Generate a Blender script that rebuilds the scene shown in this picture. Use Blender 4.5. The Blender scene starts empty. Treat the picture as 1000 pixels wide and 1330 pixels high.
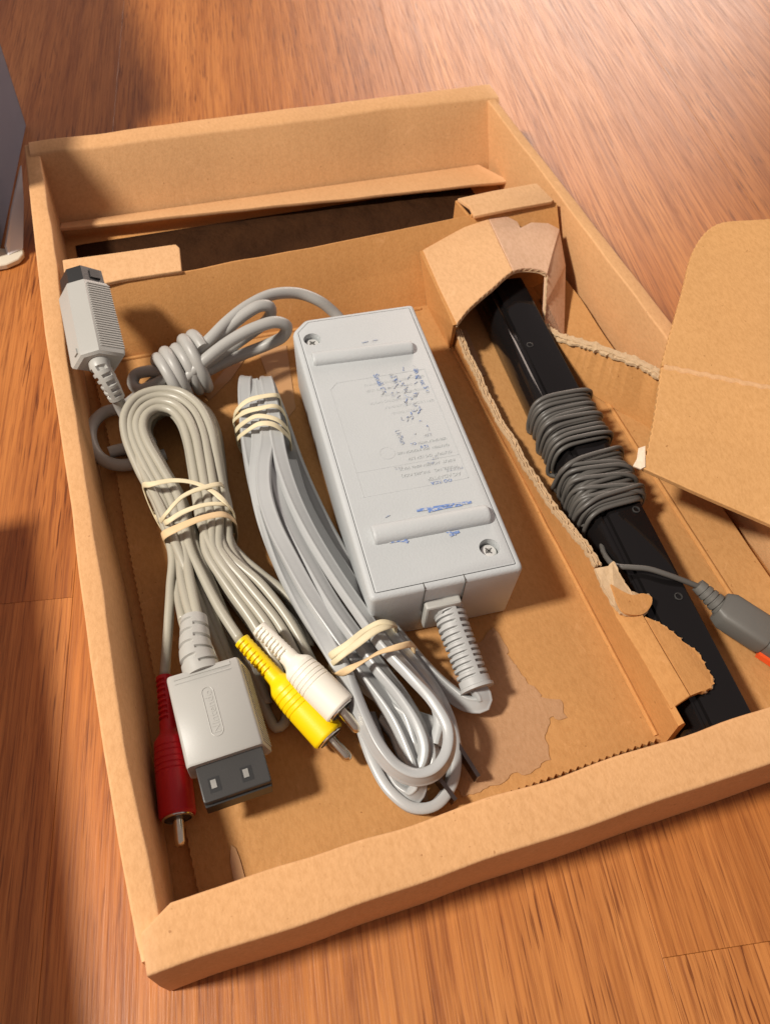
import bpy, bmesh, math, random
from mathutils import Vector, Matrix, noise
V = Vector
rnd = random.Random(7)
scene = bpy.context.scene
COL = scene.collection
# ------------------------------------------------------------------ camera
CAM = V((0.03573939, -0.0385845, 0.25572798))
RX = V((0.9499562, -0.30947738, 0.04250849))
RD = V((-0.22784829, -0.77953199, -0.58345097))
RF_ = V((0.21370161, 0.54456738, -0.81103514))
FPX = 1086.85
cd = bpy.data.cameras.new('camera'); cam = bpy.data.objects.new('camera', cd); COL.objects.link(cam)
cam.matrix_world = Matrix(((RX.x, -RD.x, -RF_.x, CAM.x), (RX.y, -RD.y, -RF_.y, CAM.y), (RX.z, -RD.z, -RF_.z, CAM.z), (0, 0, 0, 1)))
cd.sensor_fit = 'HORIZONTAL'; cd.sensor_width = 36; cd.lens = 36 * FPX / 1000
cd.clip_start = 0.01; cd.clip_end = 50
cd.dof.use_dof = True; cd.dof.focus_distance = 0.262; cd.dof.aperture_fstop = 40
scene.camera = cam
# ------------------------------------------------------------------ light of the room
w = bpy.data.worlds.new('World'); scene.world = w; w.use_nodes = True
bg = w.node_tree.nodes['Background']; bg.inputs[0].default_value = (1.0, 0.82, 0.80, 1); bg.inputs[1].default_value = 0.27
def area(name, loc, target, size, power, color):
    l = bpy.data.lights.new(name, 'AREA'); l.shape = 'DISK'; l.size = size; l.energy = power; l.color = color
    o = bpy.data.objects.new(name, l); COL.objects.link(o); o.location = loc
    o.rotation_euler = (V(target) - V(loc)).to_track_quat('-Z', 'Y').to_euler()
    return o
MID = V((0.11, 0.16, 0.0))
area('room_lamp', MID + V((-0.63, -0.02, 0.78)) * 1.7, MID, 0.20, 38.5, (1.0, 0.935, 0.84))
area('ceiling_lamp', (0.90, 1.45, 0.40), (0.3, 0.5, 0), 0.85, 10.5, (1.0, 0.80, 0.68))
scene.view_settings.view_transform = 'Standard'; scene.view_settings.look = 'None'
scene.view_settings.exposure = 0.0; scene.view_settings.gamma = 1.0
scene.render.engine = 'CYCLES'
scene.cycles.use_denoising = True
scene.cycles.max_bounces = 8

# ------------------------------------------------------------------ helpers
def P(px, py, z):
    """point of the place at height z that the photograph shows at pixel px, py"""
    d = RX * ((px - 500) / FPX) + RD * ((py - 665) / FPX) + RF_
    return CAM + d * ((z - CAM.z) / d.z)
def tag(o, label, cat, group=None, kind=None):
    if label: o['label'] = label
    if cat: o['category'] = cat
    if group: o['group'] = group
    if kind: o['kind'] = kind
    return o
def thing(name, loc, label, cat, group=None):
    o = bpy.data.objects.new(name, None); COL.objects.link(o); o.location = loc; o.empty_display_size = 0.01
    return tag(o, label, cat, group)
def root_loc(p):
    l = V((0, 0, 0))
    while p: l = l + V(p.location); p = p.parent
    return l
def make(name, vs, fs, mat, parent=None, smooth=40, base=None):
    off = root_loc(parent) if parent else V((0, 0, 0))
    if parent is None and base is not None: off = V(base)
    me = bpy.data.meshes.new(name)
    me.from_pydata([V(v) - off for v in vs], [], [tuple(f) for f in fs]); me.update()
    bm = bmesh.new(); bm.from_mesh(me)
    bmesh.ops.recalc_face_normals(bm, faces=bm.faces); bm.to_mesh(me); bm.free()
    if smooth:
        me.shade_smooth()
        if smooth < 180: me.set_sharp_from_angle(angle=math.radians(smooth))
    me.materials.append(mat)
    o = bpy.data.objects.new(name, me); COL.objects.link(o)
    if parent: o.parent = parent
    elif base is not None: o.location = off
    return o
class MB:
    def __init__(s): s.v = []; s.f = []
    def add(s, vs, fs):
        n = len(s.v); s.v += [V(v) for v in vs]; s.f += [tuple(i + n for i in f) for f in fs]; return s
    def build(s, name, mat, parent=None, smooth=40, base=None): return make(name, s.v, s.f, mat, parent, smooth, base)
def loft(rings, closed_ring=True, caps=True, loop=False):
    n = len(rings[0]); vs = [p for r in rings for p in r]; fs = []
    m = len(rings)
    for i in range(m if loop else m - 1):
        a, b = i * n, ((i + 1) % m) * n
        for j in range(n if closed_ring else n - 1):
            k = (j + 1) % n
            fs.append((a + j, a + k, b + k, b + j))
    if caps and closed_ring and not loop:
        fs.append(tuple(range(n - 1, -1, -1))); fs.append(tuple(range((m - 1) * n, m * n)))
    return vs, fs
def spline(pts, step=0.0012, closed=False):
    """catmull-rom through points (Vectors of any length), resampled"""
    pts = [list(p) for p in pts]; n = len(pts); out = []
    rng = range(n if closed else n - 1)
    for i in rng:
        def g(k): return pts[k % n] if closed else pts[max(0, min(n - 1, k))]
        p0, p1, p2, p3 = g(i - 1), g(i), g(i + 1), g(i + 2)
        L = math.dist(p1[:3], p2[:3]); m = max(2, int(L / step))
        # centripetal tangents
        d01 = max(math.dist(p0[:3], p1[:3]), 1e-6) ** .5; d12 = max(L, 1e-6) ** .5; d23 = max(math.dist(p2[:3], p3[:3]), 1e-6) ** .5
        for k in range(m):
            t = k / m; r = []
            for a0, a1, a2, a3 in zip(p0, p1, p2, p3):
                m1 = (a2 - a1) + d12 * ((a1 - a0) / d01 - (a2 - a0) / (d01 + d12)) if d01 > 2e-3 else (a2 - a1)
                m2 = (a2 - a1) + d12 * ((a3 - a2) / d23 - (a3 - a1) / (d12 + d23)) if d23 > 2e-3 else (a2 - a1)
                t2, t3 = t * t, t * t * t
                r.append((2 * t3 - 3 * t2 + 1) * a1 + (t3 - 2 * t2 + t) * m1 + (-2 * t3 + 3 * t2) * a2 + (t3 - t2) * m2)
            out.append(r)
    if not closed: out.append(pts[-1])
    return out
def sweep(path, prof, closed=False, up=None, roll=None, radfun=None):
    """sweep a 2-D profile along 3-D points; up fixes the profile's second axis"""
    pts = [V(p[:3]) for p in path]; n = len(pts); T = []
    for i in range(n):
        a = pts[(i - 1) % n] if closed else pts[max(0, i - 1)]
        b = pts[(i + 1) % n] if closed else pts[min(n - 1, i + 1)]
        t = b - a; T.append(t.normalized() if t.length > 1e-9 else V((1, 0, 0)))
    rings = []; u = None
    for i in range(n):
        t = T[i]
        if up is not None:
            uu = up(i) if callable(up) else V(up)
            x = t.cross(uu)
            if x.length < 1e-4: x = t.cross(V((0.1, 0.2, 1)))
            x.normalize(); y = x.cross(t)
        else:
            if u is None:
                u = V((0, 0, 1)) if abs(t.z) < .9 else V((1, 0, 0))
            y = (u - t * u.dot(t)).normalized(); u = y; x = t.cross(y)
        a = roll[i] if roll else 0.0
        c, s = math.cos(a), math.sin(a)
        k = radfun(i / (n - 1)) if radfun else 1
        rings.append([pts[i] + (x * (c * q[0] - s * q[1]) + y * (s * q[0] + c * q[1])) * k for q in prof])
    return loft(rings, loop=closed)
def circ(r, n=12, ry=None): return [(r * math.cos(2 * math.pi * k / n), (ry or r) * math.sin(2 * math.pi * k / n)) for k in range(n)]
def superell(a, b, n=20, e=3.2):
    o = []
    for k in range(n):
        t = 2 * math.pi * k / n; c, s = math.cos(t), math.sin(t)
        o.append((a * math.copysign(abs(c) ** (2 / e), c), b * math.copysign(abs(s) ** (2 / e), s)))
    return o
def pxline(lst): return [P(*q[:3]) for q in lst]
def tube(mb, lst, r, n=12, step=0.0012, closed=False, radfun=None):
    mb.add(*sweep(spline([tuple(p) for p in lst], step, closed), circ(r, n), closed, radfun=radfun))
def prism(poly, d, bev=0.0):
    """closed polygon of 3-D points thickened along vector d"""
    n = len(poly); a = [V(p) for p in poly]; b = [p + V(d) for p in a]
    fs = [tuple(range(n)), tuple(range(2 * n - 1, n - 1, -1))]
    for i in range(n):
        j = (i + 1) % n; fs.append((i, n + i, n + j, j))
    return a + b, fs
def bevel_obj(o, width, seg=2, ang=30):
    bm = bmesh.new(); bm.from_mesh(o.data)
    es = [e for e in bm.edges if len(e.link_faces) == 2 and e.calc_face_angle(0) > math.radians(ang)]
    bmesh.ops.bevel(bm, geom=es, offset=width, segments=seg, profile=0.5, affect='EDGES', clamp_overlap=True)
    bm.to_mesh(o.data); bm.free(); o.data.shade_smooth(); o.data.set_sharp_from_angle(angle=math.radians(22))
    return o
def boxframe(o, ex, ey, ez, x0, x1, y0, y1, z0, z1):
    c = [o + ex * x + ey * y + ez * z for z in (z0, z1) for (x, y) in ((x0, y0), (x1, y0), (x1, y1), (x0, y1))]
    return c, [(3, 2, 1, 0), (4, 5, 6, 7), (0, 1, 5, 4), (1, 2, 6, 5), (2, 3, 7, 6), (3, 0, 4, 7)]
def interp(lst, key, val):
    """interpolate a list of Vectors ordered by coordinate index key"""
    l = sorted(lst, key=lambda p: p[key])
    if val <= l[0][key]: a, b = l[0], l[1]
    elif val >= l[-1][key]: a, b = l[-2], l[-1]
    else:
        for a, b in zip(l, l[1:]):
            if a[key] <= val <= b[key]: break
    t = (val - a[key]) / (b[key] - a[key]); return a + (b - a) * t

# ------------------------------------------------------------------ materials
class NT:
    def __init__(s, name, rough=.6, spec=.5, metal=0.0):
        s.m = bpy.data.materials.new(name); s.m.use_nodes = True; s.t = s.m.node_tree
        s.b = s.t.nodes['Principled BSDF']
        s.b.inputs['Roughness'].default_value = rough; s.b.inputs['Specular IOR Level'].default_value = spec
        s.b.inputs['Metallic'].default_value = metal
    def n(s, typ, **kw):
        x = s.t.nodes.new(typ)
        for k, v in kw.items():
            if k in x.inputs.keys(): x.inputs[k].default_value = v
            else: setattr(x, k, v)
        return x
    def l(s, a, b): s.t.links.new(a, b)
    def coord(s, scale=(1, 1, 1), rot=(0, 0, 0), src='Object', jitter=False):
        tc = s.n('ShaderNodeTexCoord'); mp = s.n('ShaderNodeMapping')
        mp.inputs['Scale'].default_value = scale; mp.inputs['Rotation'].default_value = rot
        s.l(tc.outputs[src], mp.inputs['Vector'])
        if jitter:
            oi = s.n('ShaderNodeObjectInfo'); cx = s.n('ShaderNodeVectorMath', operation='SCALE')
            cb = s.n('ShaderNodeCombineXYZ'); s.l(oi.outputs['Random'], cb.inputs[0]); s.l(oi.outputs['Random'], cb.inputs[1]); s.l(oi.outputs['Random'], cb.inputs[2])
            s.l(cb.outputs[0], cx.inputs[0]); cx.inputs['Scale'].default_value = 37.0
            ad = s.n('ShaderNodeVectorMath', operation='ADD'); s.l(mp.outputs[0], ad.inputs[0]); s.l(cx.outputs[0], ad.inputs[1]); return ad.outputs[0]
        return mp.outputs[0]
    def noise(s, vec, scale, detail=4, rough=.55, dist=0.0):
        x = s.n('ShaderNodeTexNoise'); x.inputs['Scale'].default_value = scale; x.inputs['Detail'].default_value = detail
        x.inputs['Roughness'].default_value = rough; x.inputs['Distortion'].default_value = dist; s.l(vec, x.inputs['Vector']); return x.outputs['Fac']
    def ramp(s, fac, stops):
        x = s.n('ShaderNodeValToRGB'); e = x.color_ramp.elements
        while len(e) < len(stops): e.new(0.5)
        for el, (p, c) in zip(e, stops): el.position = p; el.color = (*c, 1) if len(c) == 3 else c
        s.l(fac, x.inputs[0]); return x.outputs[0]
    def mix(s, fac, a, b, mode='MIX'):
        x = s.n('ShaderNodeMix', data_type='RGBA', blend_type=mode)
        if isinstance(fac, (int, float)): x.inputs[0].default_value = fac
        else: s.l(fac, x.inputs[0])
        for sock, v in ((x.inputs[6], a), (x.inputs[7], b)):
            if isinstance(v, tuple): sock.default_value = (*v, 1)
            else: s.l(v, sock)
        return x.outputs[2]
    def color(s, c):
        if isinstance(c, tuple): s.b.inputs['Base Color'].default_value = (*c, 1)
        else: s.l(c, s.b.inputs['Base Color'])
        return s
    def bump(s, h, dist, strength=1.0, prev=None):
        x = s.n('ShaderNodeBump'); x.inputs['Strength'].default_value = strength; x.inputs['Distance'].default_value = dist
        s.l(h, x.inputs['Height'])
        if prev: s.l(prev, x.inputs['Normal'])
        s.l(x.outputs[0], s.b.inputs['Normal']); return x.outputs[0]
def cardboard(name, col, dark=0.82, edge=0.0, fleck=1.0, wave=0.0):
    k = NT(name, rough=.8, spec=.22)
    v = k.coord(jitter=True)
    big = k.noise(v, 22, 3); fib = k.noise(k.coord(scale=(1, .45, 1), jitter=True), 900, 3, .7)
    c2 = tuple(x * dark for x in col); c3 = tuple(min(1, x * 1.08) for x in col)
    c = k.mix(big, c2, c3)
    c = k.mix(k.ramp(fib, [(.3, (.86, .83, .79)), (.62, (1.06, 1.05, 1.04))]), c, c, 'MIX')
    f = k.ramp(fib, [(.32, (.88, .85, .8)), (.6, (1, 1, 1))]); c = k.mix(1.0, c, f, 'MULTIPLY')
    fl = k.noise(v, 620, 1.5, .5); fl2 = k.ramp(fl, [(.735, (1, 1, 1)), (.79, (.45, .33, .24))])
    c = k.mix(.6 * fleck, c, fl2, 'MULTIPLY')
    sc_ = k.ramp(k.noise(k.coord(scale=(1, .6, 1), jitter=True), 130, 5, .75, .8), [(.60, (0, 0, 0)), (.78, (1, 1, 1))])
    c = k.mix(k.mix(.5, (0, 0, 0), sc_), c, tuple(min(1, x * 1.18 + .06) for x in col))
    ge = k.n('ShaderNodeNewGeometry'); ed = k.ramp(ge.outputs['Pointiness'], [(.515, (0, 0, 0)), (.60, (1, 1, 1))])
    c = k.mix(k.mix(edge, (0, 0, 0), ed), c, tuple(min(1, x * 1.15 + .08) for x in col))
    k.color(c); h = k.noise(v, 1500, 2); n1 = k.bump(h, .00014, .7)
    n2 = k.bump(big, .0030, .25, n1)
    if wave:
        wv = k.n('ShaderNodeTexWave', wave_type='BANDS', bands_direction='X'); wv.inputs['Scale'].default_value = 62; wv.inputs['Distortion'].default_value = .6
        k.l(k.coord(), wv.inputs['Vector']); k.bump(wv.outputs['Fac'], .00022, .35 * wave, n2)
    return k.m
M = {}
KRAFT = (0.56, 0.305, 0.125)
M['card'] = cardboard('kraft_card', (0.66, 0.365, 0.165), .86, edge=.6, wave=.3)
M['card_in'] = cardboard('kraft_card_insert', (0.575, 0.28, 0.095), wave=.3)
M['card_floor'] = cardboard('kraft_card_floor', (0.515, 0.262, 0.094), .80, wave=.25)
M['card_flap'] = cardboard('kraft_card_flap', (0.64, 0.345, 0.135), .88)
M['card_pale'] = cardboard('kraft_card_pale', (0.68, 0.40, 0.20), .93)
M['ply'] = cardboard('torn_paper_ply', (0.60, 0.42, 0.25), .8, fleck=.4)
M['mauve'] = cardboard('scuffed_mauve_paper', (0.46, 0.26, 0.135), .8, fleck=.6)
M['hoodp'] = cardboard('pinkish_kraft', (0.68, 0.43, 0.28), .93, fleck=.5)
M['paper'] = cardboard('pale_paper', (0.74, 0.60, 0.46), .92, fleck=.2)
M['flute'] = NT('corrugated_flute', .9, .1).color((0.16, 0.085, 0.035)).m
def plastic(name, col, rough=.42, spec=.45, var=.06, bump=.00006, bscale=2600, stain=None):
    k = NT(name, rough, spec); v = k.coord(jitter=True)
    a = k.noise(v, 60, 4); c = k.mix(a, tuple(x * (1 - var) for x in col), tuple(min(1, x * (1 + var)) for x in col))
    if stain:
        s = k.ramp(k.noise(v, 150, 5, .7), [(.60, (0, 0, 0)), (.72, (1, 1, 1))]); c = k.mix(s, c, stain)
    k.color(c)
    if bump: k.bump(k.noise(v, bscale, 2), bump, .5)
    return k.m
M['grey'] = plastic('warm_grey_plastic', (0.465, 0.482, 0.484), .5, .4, .05, .00018, 1400)
M['grey_smooth'] = plastic('warm_grey_smooth_plastic', (0.41, 0.402, 0.372), .40, .4, .03, .00003, 2500)
M['boot'] = plastic('grey_rubber_boot', (0.42, 0.42, 0.41), .5, .35, .05)
M['cord'] = plastic('grey_beige_cord', (0.385, 0.36, 0.29), .34, .45, .10, .00003, 1500)
M['dc'] = plastic('light_grey_cord', (0.39, 0.38, 0.355), .40, .42, .06, .00003, 1500)
M['mains'] = plastic('cool_grey_cord', (0.395, 0.402, 0.398), .30, .55, .06, .00002, 1500, stain=None)
M['dark'] = plastic('dark_grey_plastic', (0.042, 0.040, 0.038), .42, .4, .15, .00005)
M['blackpl'] = plastic('matt_black_plastic', (0.022, 0.022, 0.022), .4, .45, .2, .00005)
M['slot'] = NT('slot_dark', .8, .2).color((0.09, 0.085, 0.08)).m
M['seam'] = NT('seam_dark', .8, .2).color((0.10, 0.095, 0.085)).m
M['yellow'] = plastic('yellow_plug_rubber', (0.86, 0.60, 0.002), .42, .4, .04)
M['white'] = plastic('white_plug_rubber', (0.80, 0.76, 0.66), .42, .4, .03)
M['red'] = plastic('red_plug_rubber', (0.46, 0.006, 0.012), .42, .4, .06)
M['darkcord'] = plastic('charcoal_cord', (0.105, 0.098, 0.088), .42, .45, .12)
M['darkconn'] = plastic('charcoal_connector', (0.135, 0.128, 0.115), .5, .4, .06)
M['orange'] = plastic('orange_insert', (0.85, 0.10, 0.02), .5, .4)
def rubber(name, col):
    k = NT(name, .55, .35); v = k.coord(jitter=True)
    c = k.mix(k.noise(v, 120, 3), tuple(x * .85 for x in col), tuple(min(1, x * 1.08) for x in col)); k.color(c)
    k.b.inputs['Subsurface Weight'].default_value = 0.0
    k.bump(k.noise(v, 900, 2), .0001, .5); return k.m
M['band'] = rubber('cream_rubber_band', (0.72, 0.62, 0.41))
M['band_tan'] = rubber('tan_rubber_band', (0.70, 0.50, 0.28))
def metal(name, col, rough):
    k = NT(name, rough, .5, 1.0); v = k.coord()
    k.color(k.mix(k.noise(v, 500, 3), tuple(x * .75 for x in col), col)); return k.m
M['metal'] = metal('nickel_plate', (0.82, 0.79, 0.73), .18)
M['brass'] = metal('dull_brass_pin', (0.80, 0.72, 0.58), .2)
M['prong'] = metal('dark_blade_metal', (0.20, 0.16, 0.14), .3)
M['screw'] = metal('bright_screw', (0.95, 0.94, 0.90), .5); M['screw'].node_tree.nodes['Principled BSDF'].inputs['Metallic'].default_value = .55
M['tip'] = metal('contact_metal', (0.42, 0.41, 0.38), .5)
# glossy black bar with dust and rubbed streaks
k = NT('gloss_black_plastic', .08, .32); v = k.coord(jitter=False)
k.color((0.008, 0.007, 0.007)); s = k.noise(k.coord(scale=(1, .25, 1)), 90, 4, .7)
k.l(k.ramp(s, [(.35, (.05, .05, .05)), (.75, (.12, .12, .12))]), k.b.inputs['Roughness'])
M['gloss'] = k.m
for key, nm, col, th_ in (('ink', 'pen_ink_blue', (0.13, 0.22, 0.48), .40), ('ink2', 'pen_ink_faint', (0.22, 0.28, 0.42), .47)):
    k = NT(nm, .6, .3); k.color(k.mix(k.ramp(k.noise(k.coord(), 900, 3, .7), [(th_, (0, 0, 0)), (th_ + .14, (1, 1, 1))]), (0.47, 0.475, 0.475), col)); M[key] = k.m
k = NT('clear_tape', .25, .5); k.color((0.48, 0.265, 0.125)); k.bump(k.noise(k.coord(), 120, 2), .0006, .6); M['tape'] = k.m
# carton printed card
M['slate'] = plastic('slate_printed_card', (0.165, 0.185, 0.25), .55, .3, .08)
M['whitecard'] = plastic('white_card', (0.72, 0.71, 0.72), .6, .3, .04)
M['cream'] = plastic('cream_card_edge', (0.62, 0.56, 0.45), .7, .2, .1)
# added sheet: shade of the gap painted as dark brown colour
k = NT('painted_gap_shade', .85, .1); v = k.coord(); k.color(k.mix(k.noise(v, 60, 4), (0.020, 0.0075, 0.0025), (0.050, 0.019, 0.006))); k.bump(k.noise(v, 90, 4), .004, .8); M['gap_shade'] = k.m
# wood laminate: grain runs along local y
def wood():
    k = NT('oak_laminate', .38, .5)
    def vv(sx, sy): return k.coord(scale=(sx, sy, 1), jitter=True)
    warp = k.noise(vv(9, 3.0), 1.0, 3, .5)
    # cathedral figure
    tc = vv(13, 1.3)
    wv = k.n('ShaderNodeTexWave', wave_type='BANDS', bands_direction='X'); wv.inputs['Scale'].default_value = 1.1
    wv.inputs['Distortion'].default_value = 9.0; wv.inputs['Detail'].default_value = 3; wv.inputs['Detail Scale'].default_value = 1.0
    k.l(tc, wv.inputs['Vector'])
    fine = k.noise(vv(900, 26), 1.0, 5, .7, .3); mid = k.noise(vv(260, 9), 1.0, 4, .65, .5); broad = k.noise(vv(16, 2.6), 1.0, 3, .5, .6)
    pore = k.noise(vv(1350, 42), 1.0, 2, .55, .1)
    c = k.ramp(broad, [(.28, (0.36, 0.122, 0.027)), (.52, (0.46, 0.168, 0.041)), (.75, (0.54, 0.220, 0.062))])
    c = k.mix(.5, c, k.ramp(wv.outputs['Fac'], [(.0, (.80, .72, .64)), (.35, (1, 1, 1)), (1, (1.05, 1.05, 1.05))]), 'MULTIPLY')
    c = k.mix(.55, c, k.ramp(mid, [(.32, (.62, .52, .44)), (.50, (1, 1, 1)), (.7, (1.12, 1.14, 1.16))]), 'MULTIPLY')
    c = k.mix(.9, c, k.ramp(fine, [(.36, (.68, .58, .50)), (.50, (1, 1, 1)), (.66, (1.10, 1.12, 1.14))]), 'MULTIPLY')
    msk = k.ramp(k.noise(vv(22, 3.5), 1.0, 3, .6, .8), [(.40, (.18, .18, .18)), (.62, (1, 1, 1))])
    c = k.mix(msk, c, k.mix(1.0, c, k.ramp(pore, [(.33, (.36, .26, .20)), (.42, (1, 1, 1))]), 'MULTIPLY'))
    lng = k.noise(vv(820, 5), 1.0, 3, .6, .4); c = k.mix(.5, c, k.ramp(lng, [(.36, (.66, .56, .48)), (.47, (1, 1, 1)), (.7, (1.06, 1.07, 1.08))]), 'MULTIPLY')
    oi = k.n('ShaderNodeObjectInfo'); tone = k.ramp(oi.outputs['Random'], [(0, (.92, .90, .89)), (1, (1.05, 1.04, 1.02))])
    c = k.mix(1.0, c, tone, 'MULTIPLY'); k.color(c)
    k.l(k.ramp(fine, [(.3, (.50, .50, .50)), (.7, (.33, .33, .33))]), k.b.inputs['Roughness'])
    n1 = k.bump(fine, .0002, .5); k.bump(pore, .0002, .35, n1)
    return k.m
M['wood'] = wood()
M['gap'] = NT('plank_joint', .9, .1).color((0.05, 0.022, 0.01)).m

# ------------------------------------------------------------------ the setting: laminate floor of planks
ga = math.radians(-10.0)
fl_o = make('floor', [(-4, -4, -.004), (4, -4, -.004), (4, 4, -.004), (-4, 4, -.004)], [(0, 1, 2, 3)], M['gap'])
fl_o['kind'] = 'structure'
PWID, PLEN, GAP = .1670, 1.20, .00004
def plank_mesh():
    x0, x1, y0, y1 = GAP, PWID - GAP, GAP, PLEN - GAP; b = .00010
    rings = [[(x0, y0, -.0035), (x1, y0, -.0035), (x1, y1, -.0035), (x0, y1, -.0035)],
             [(x0, y0, -b), (x1, y0, -b), (x1, y1, -b), (x0, y1, -b)],
             [(x0 + b, y0 + b, 0), (x1 - b, y0 + b, 0), (x1 - b, y1 - b, 0), (x0 + b, y1 - b, 0)]]
    vs, fs = loft(rings); me = bpy.data.meshes.new('plank'); me.from_pydata(vs, [], fs); me.update(); me.materials.append(M['wood']); return me
pm = plank_mesh()
voff = {0: .125 - 1.2, 1: .60, 2: -.0096, 3: .86, -1: .52, -2: .33, 4: .2, 5: .7, 6: .1}
for i in range(-4, 8):
    u0 = -.2007 + i * PWID; base = voff.get(i, .3 + .37 * i)
    base = base - PLEN * 2
    for j in range(0, 5):
        o = bpy.data.objects.new('plank', pm); COL.objects.link(o); o.parent = fl_o
        v0 = base + j * PLEN
        if v0 > 2.2 or v0 < -2.0: bpy.data.objects.remove(o); continue
        o.location = (u0 * math.cos(ga) - v0 * math.sin(ga), u0 * math.sin(ga) + v0 * math.cos(ga), 0); o.rotation_euler = (0, 0, ga)

# ------------------------------------------------------------------ cardboard tray
W_, L_, H = .2330, .36, .0335
tray = thing('cardboard_tray', (W_ / 2, L_ / 2, 0.0), 'open shallow brown cardboard tray holding the cables and adapter', 'tray')
def wall_loft(name, rings, mat, bev=.0011):
    vs, fs = loft(rings); o = make(name, vs, fs, mat, tray, smooth=35)
    return o
def rsec(pts, r=.0008, n=3):
    """round the convex corners of a closed 3-D section lying in a plane"""
    out = []; m = len(pts)
    for i in range(m):
        p, a, b = pts[i], pts[i - 1], pts[(i + 1) % m]
        da, db = (a - p), (b - p); rr = min(r, da.length * .4, db.length * .4)
        s, e = p + da.normalized() * rr, p + db.normalized() * rr
        for k in range(n + 1):
            t = k / n; out.append(s * (1 - t) ** 2 + p * 2 * t * (1 - t) + e * t * t)
    return out
def wob(p, amp=.0004, sc=38, seed=0.0): return noise.noise(V((p[0] * sc + seed, p[1] * sc, p[2] * sc + seed * 2))) * amp
outer = pxline([(31, 190, H), (47, 340, H), (57, 429, H), (74, 538, H), (92, 662, H), (102, 752, H), (118, 873, H), (134, 981, H), (150.5, 1082, H), (160, 1138, H), (175, 1220, H), (187, 1268, H)])
inner = pxline([(52, 203, H), (74, 340, H), (82, 430, H), (89, 480, H), (97, 525, H), (106, 588, H), (113, 638, H), (120, 683, H), (128, 728, H), (139, 808, H), (154, 916, H), (168.5, 1007, H), (189, 1095, H), (204, 1175, H)])
botm = pxline([(77, 289, .003), (103, 440, .003), (124, 570, .003), (137, 656, .003), (150, 708, .003), (165, 772, .003), (185, 880, .003), (205, 1025, .003), (222, 1133, .003), (227, 1175, .003)])
rings = []
N = 60
for i in range(N + 1):
    y = .0035 + (.3585 - .0035) * i / N
    a, b, c = interp(outer, 1, y), interp(inner, 1, y), interp(botm, 1, y)
    dz = -.0009 + wob((0, y, 0), .0007, 45)
    sec = [V((a.x + .0002, y, 0.0002)), V((a.x, y, H + dz)), V((b.x + wob((0, y, 1), .0005, 60), y, H + dz)), V((max(b.x + .0008, c.x), y, .0022))]
    rings.append(rsec(sec))
wall_loft('wall', rings, M['card'])
# front wall, laps over the side walls
rings = []
fo = [V((0, 0, H)), V((W_, 0, H))]
for i in range(61):
    x = .0003 + (W_ - .0006) * i / 60
    y0 = wob((x, 0, 0), .0006, 40)
    yin = .0143 + wob((x, 3, 0), .0009, 50)
    if x < .008: yin = .0095 + (yin - .0095) * (x / .008)
    dz = wob((x, 0, 5), .0006, 40)
    sec = [V((x, y0 + .0004, 0.0002)), V((x, y0 - .0002, H * .5)), V((x, y0, H + dz)), V((x, yin, H + dz + .0002)), V((x, yin + .003, .0022))]
    rings.append(rsec(sec, .0010, 4))
wall_loft('wall', rings, M['card'])
# back wall: hollow folded wall with a sloping inner face
bo = pxline([(33, 184, H), (300, 149, H), (632, 108, H)]); bi = pxline([(51, 199, H), (200, 180, H), (320, 165, H), (425, 152, H), (500, 140, H), (629, 127, H)])
bb = pxline([(77, 290, .006), (620, 214, .006)])
rings = []
for i in range(61):
    x = .0006 + (W_ - .0012) * i / 60
    a, b, c = interp(bo, 0, x), interp(bi, 0, x), interp(bb, 0, x)
    dz = wob((x, 9, 0), .0006, 45); bu = wob((x, 2, 3), .0014, 30)
    sec = [V((x, a.y, .0002)), V((x, a.y, H + dz)), V((x, b.y, H + dz)), V((x, (b.y + c.y) / 2 + bu, (H + .006) / 2)), V((x, c.y, .006)), V((x, c.y - .001, .0022))]
    rings.append(rsec(sec, .0012))
wall_loft('wall', rings, M['card'])
ro = [P(632, 110, H), P(877, 422, H)]; ri = [P(634, 128, H), P(871, 443, H)]
rings = []
for i in range(61):
    y = .0035 + (.3585 - .0035) * i / 60
    a, b = interp(ro, 1, y), interp(ri, 1, y)
    xo = min(a.x, W_ + .004); xi = b.x if y > .1 else xo - .0065
    dz = -.0008 + wob((0, y, 8), .0006, 45)
    xi += wob((5, y, 0), .0006, 50)
    sec = [V((xo, y, .0002)), V((xo, y, H + dz)), V((xi, y, H + dz)), V((xi - .0012, y, .0022))]
    rings.append(rsec(sec))
wall_loft('wall', rings, M['card'])
vs, fs = boxframe(V((0, 0, 0)), V((1, 0, 0)), V((0, 1, 0)), V((0, 0, 1)), .003, W_ - .002, .003, L_ - .003, .0001, .002)
make('bottom', vs, fs, M['card_in'], tray)
# ledge flap folded from the back wall
q = [P(80, 289, .008), P(621, 213, .007), P(662, 234, .0095), P(78, 296, .0105)]
rings = []
for i in range(41):
    t = i / 40; a = q[0].lerp(q[1], t); b = q[3].lerp(q[2], t)
    d = (b - a).normalized(); nn = V((0, -d.z, d.y)).normalized()
    if nn.z < 0: nn = -nn
    th = .0018; wv = wob(b, .0006, 60, 2)
    b = b + V((0, 0, wv)); rings.append(rsec([a, b, b - nn * th - d * .0002, a - nn * th], .0005, 2))
vs, fs = loft(rings); make('ledge_flap', vs, fs, M['card'], tray, smooth=35)

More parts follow.
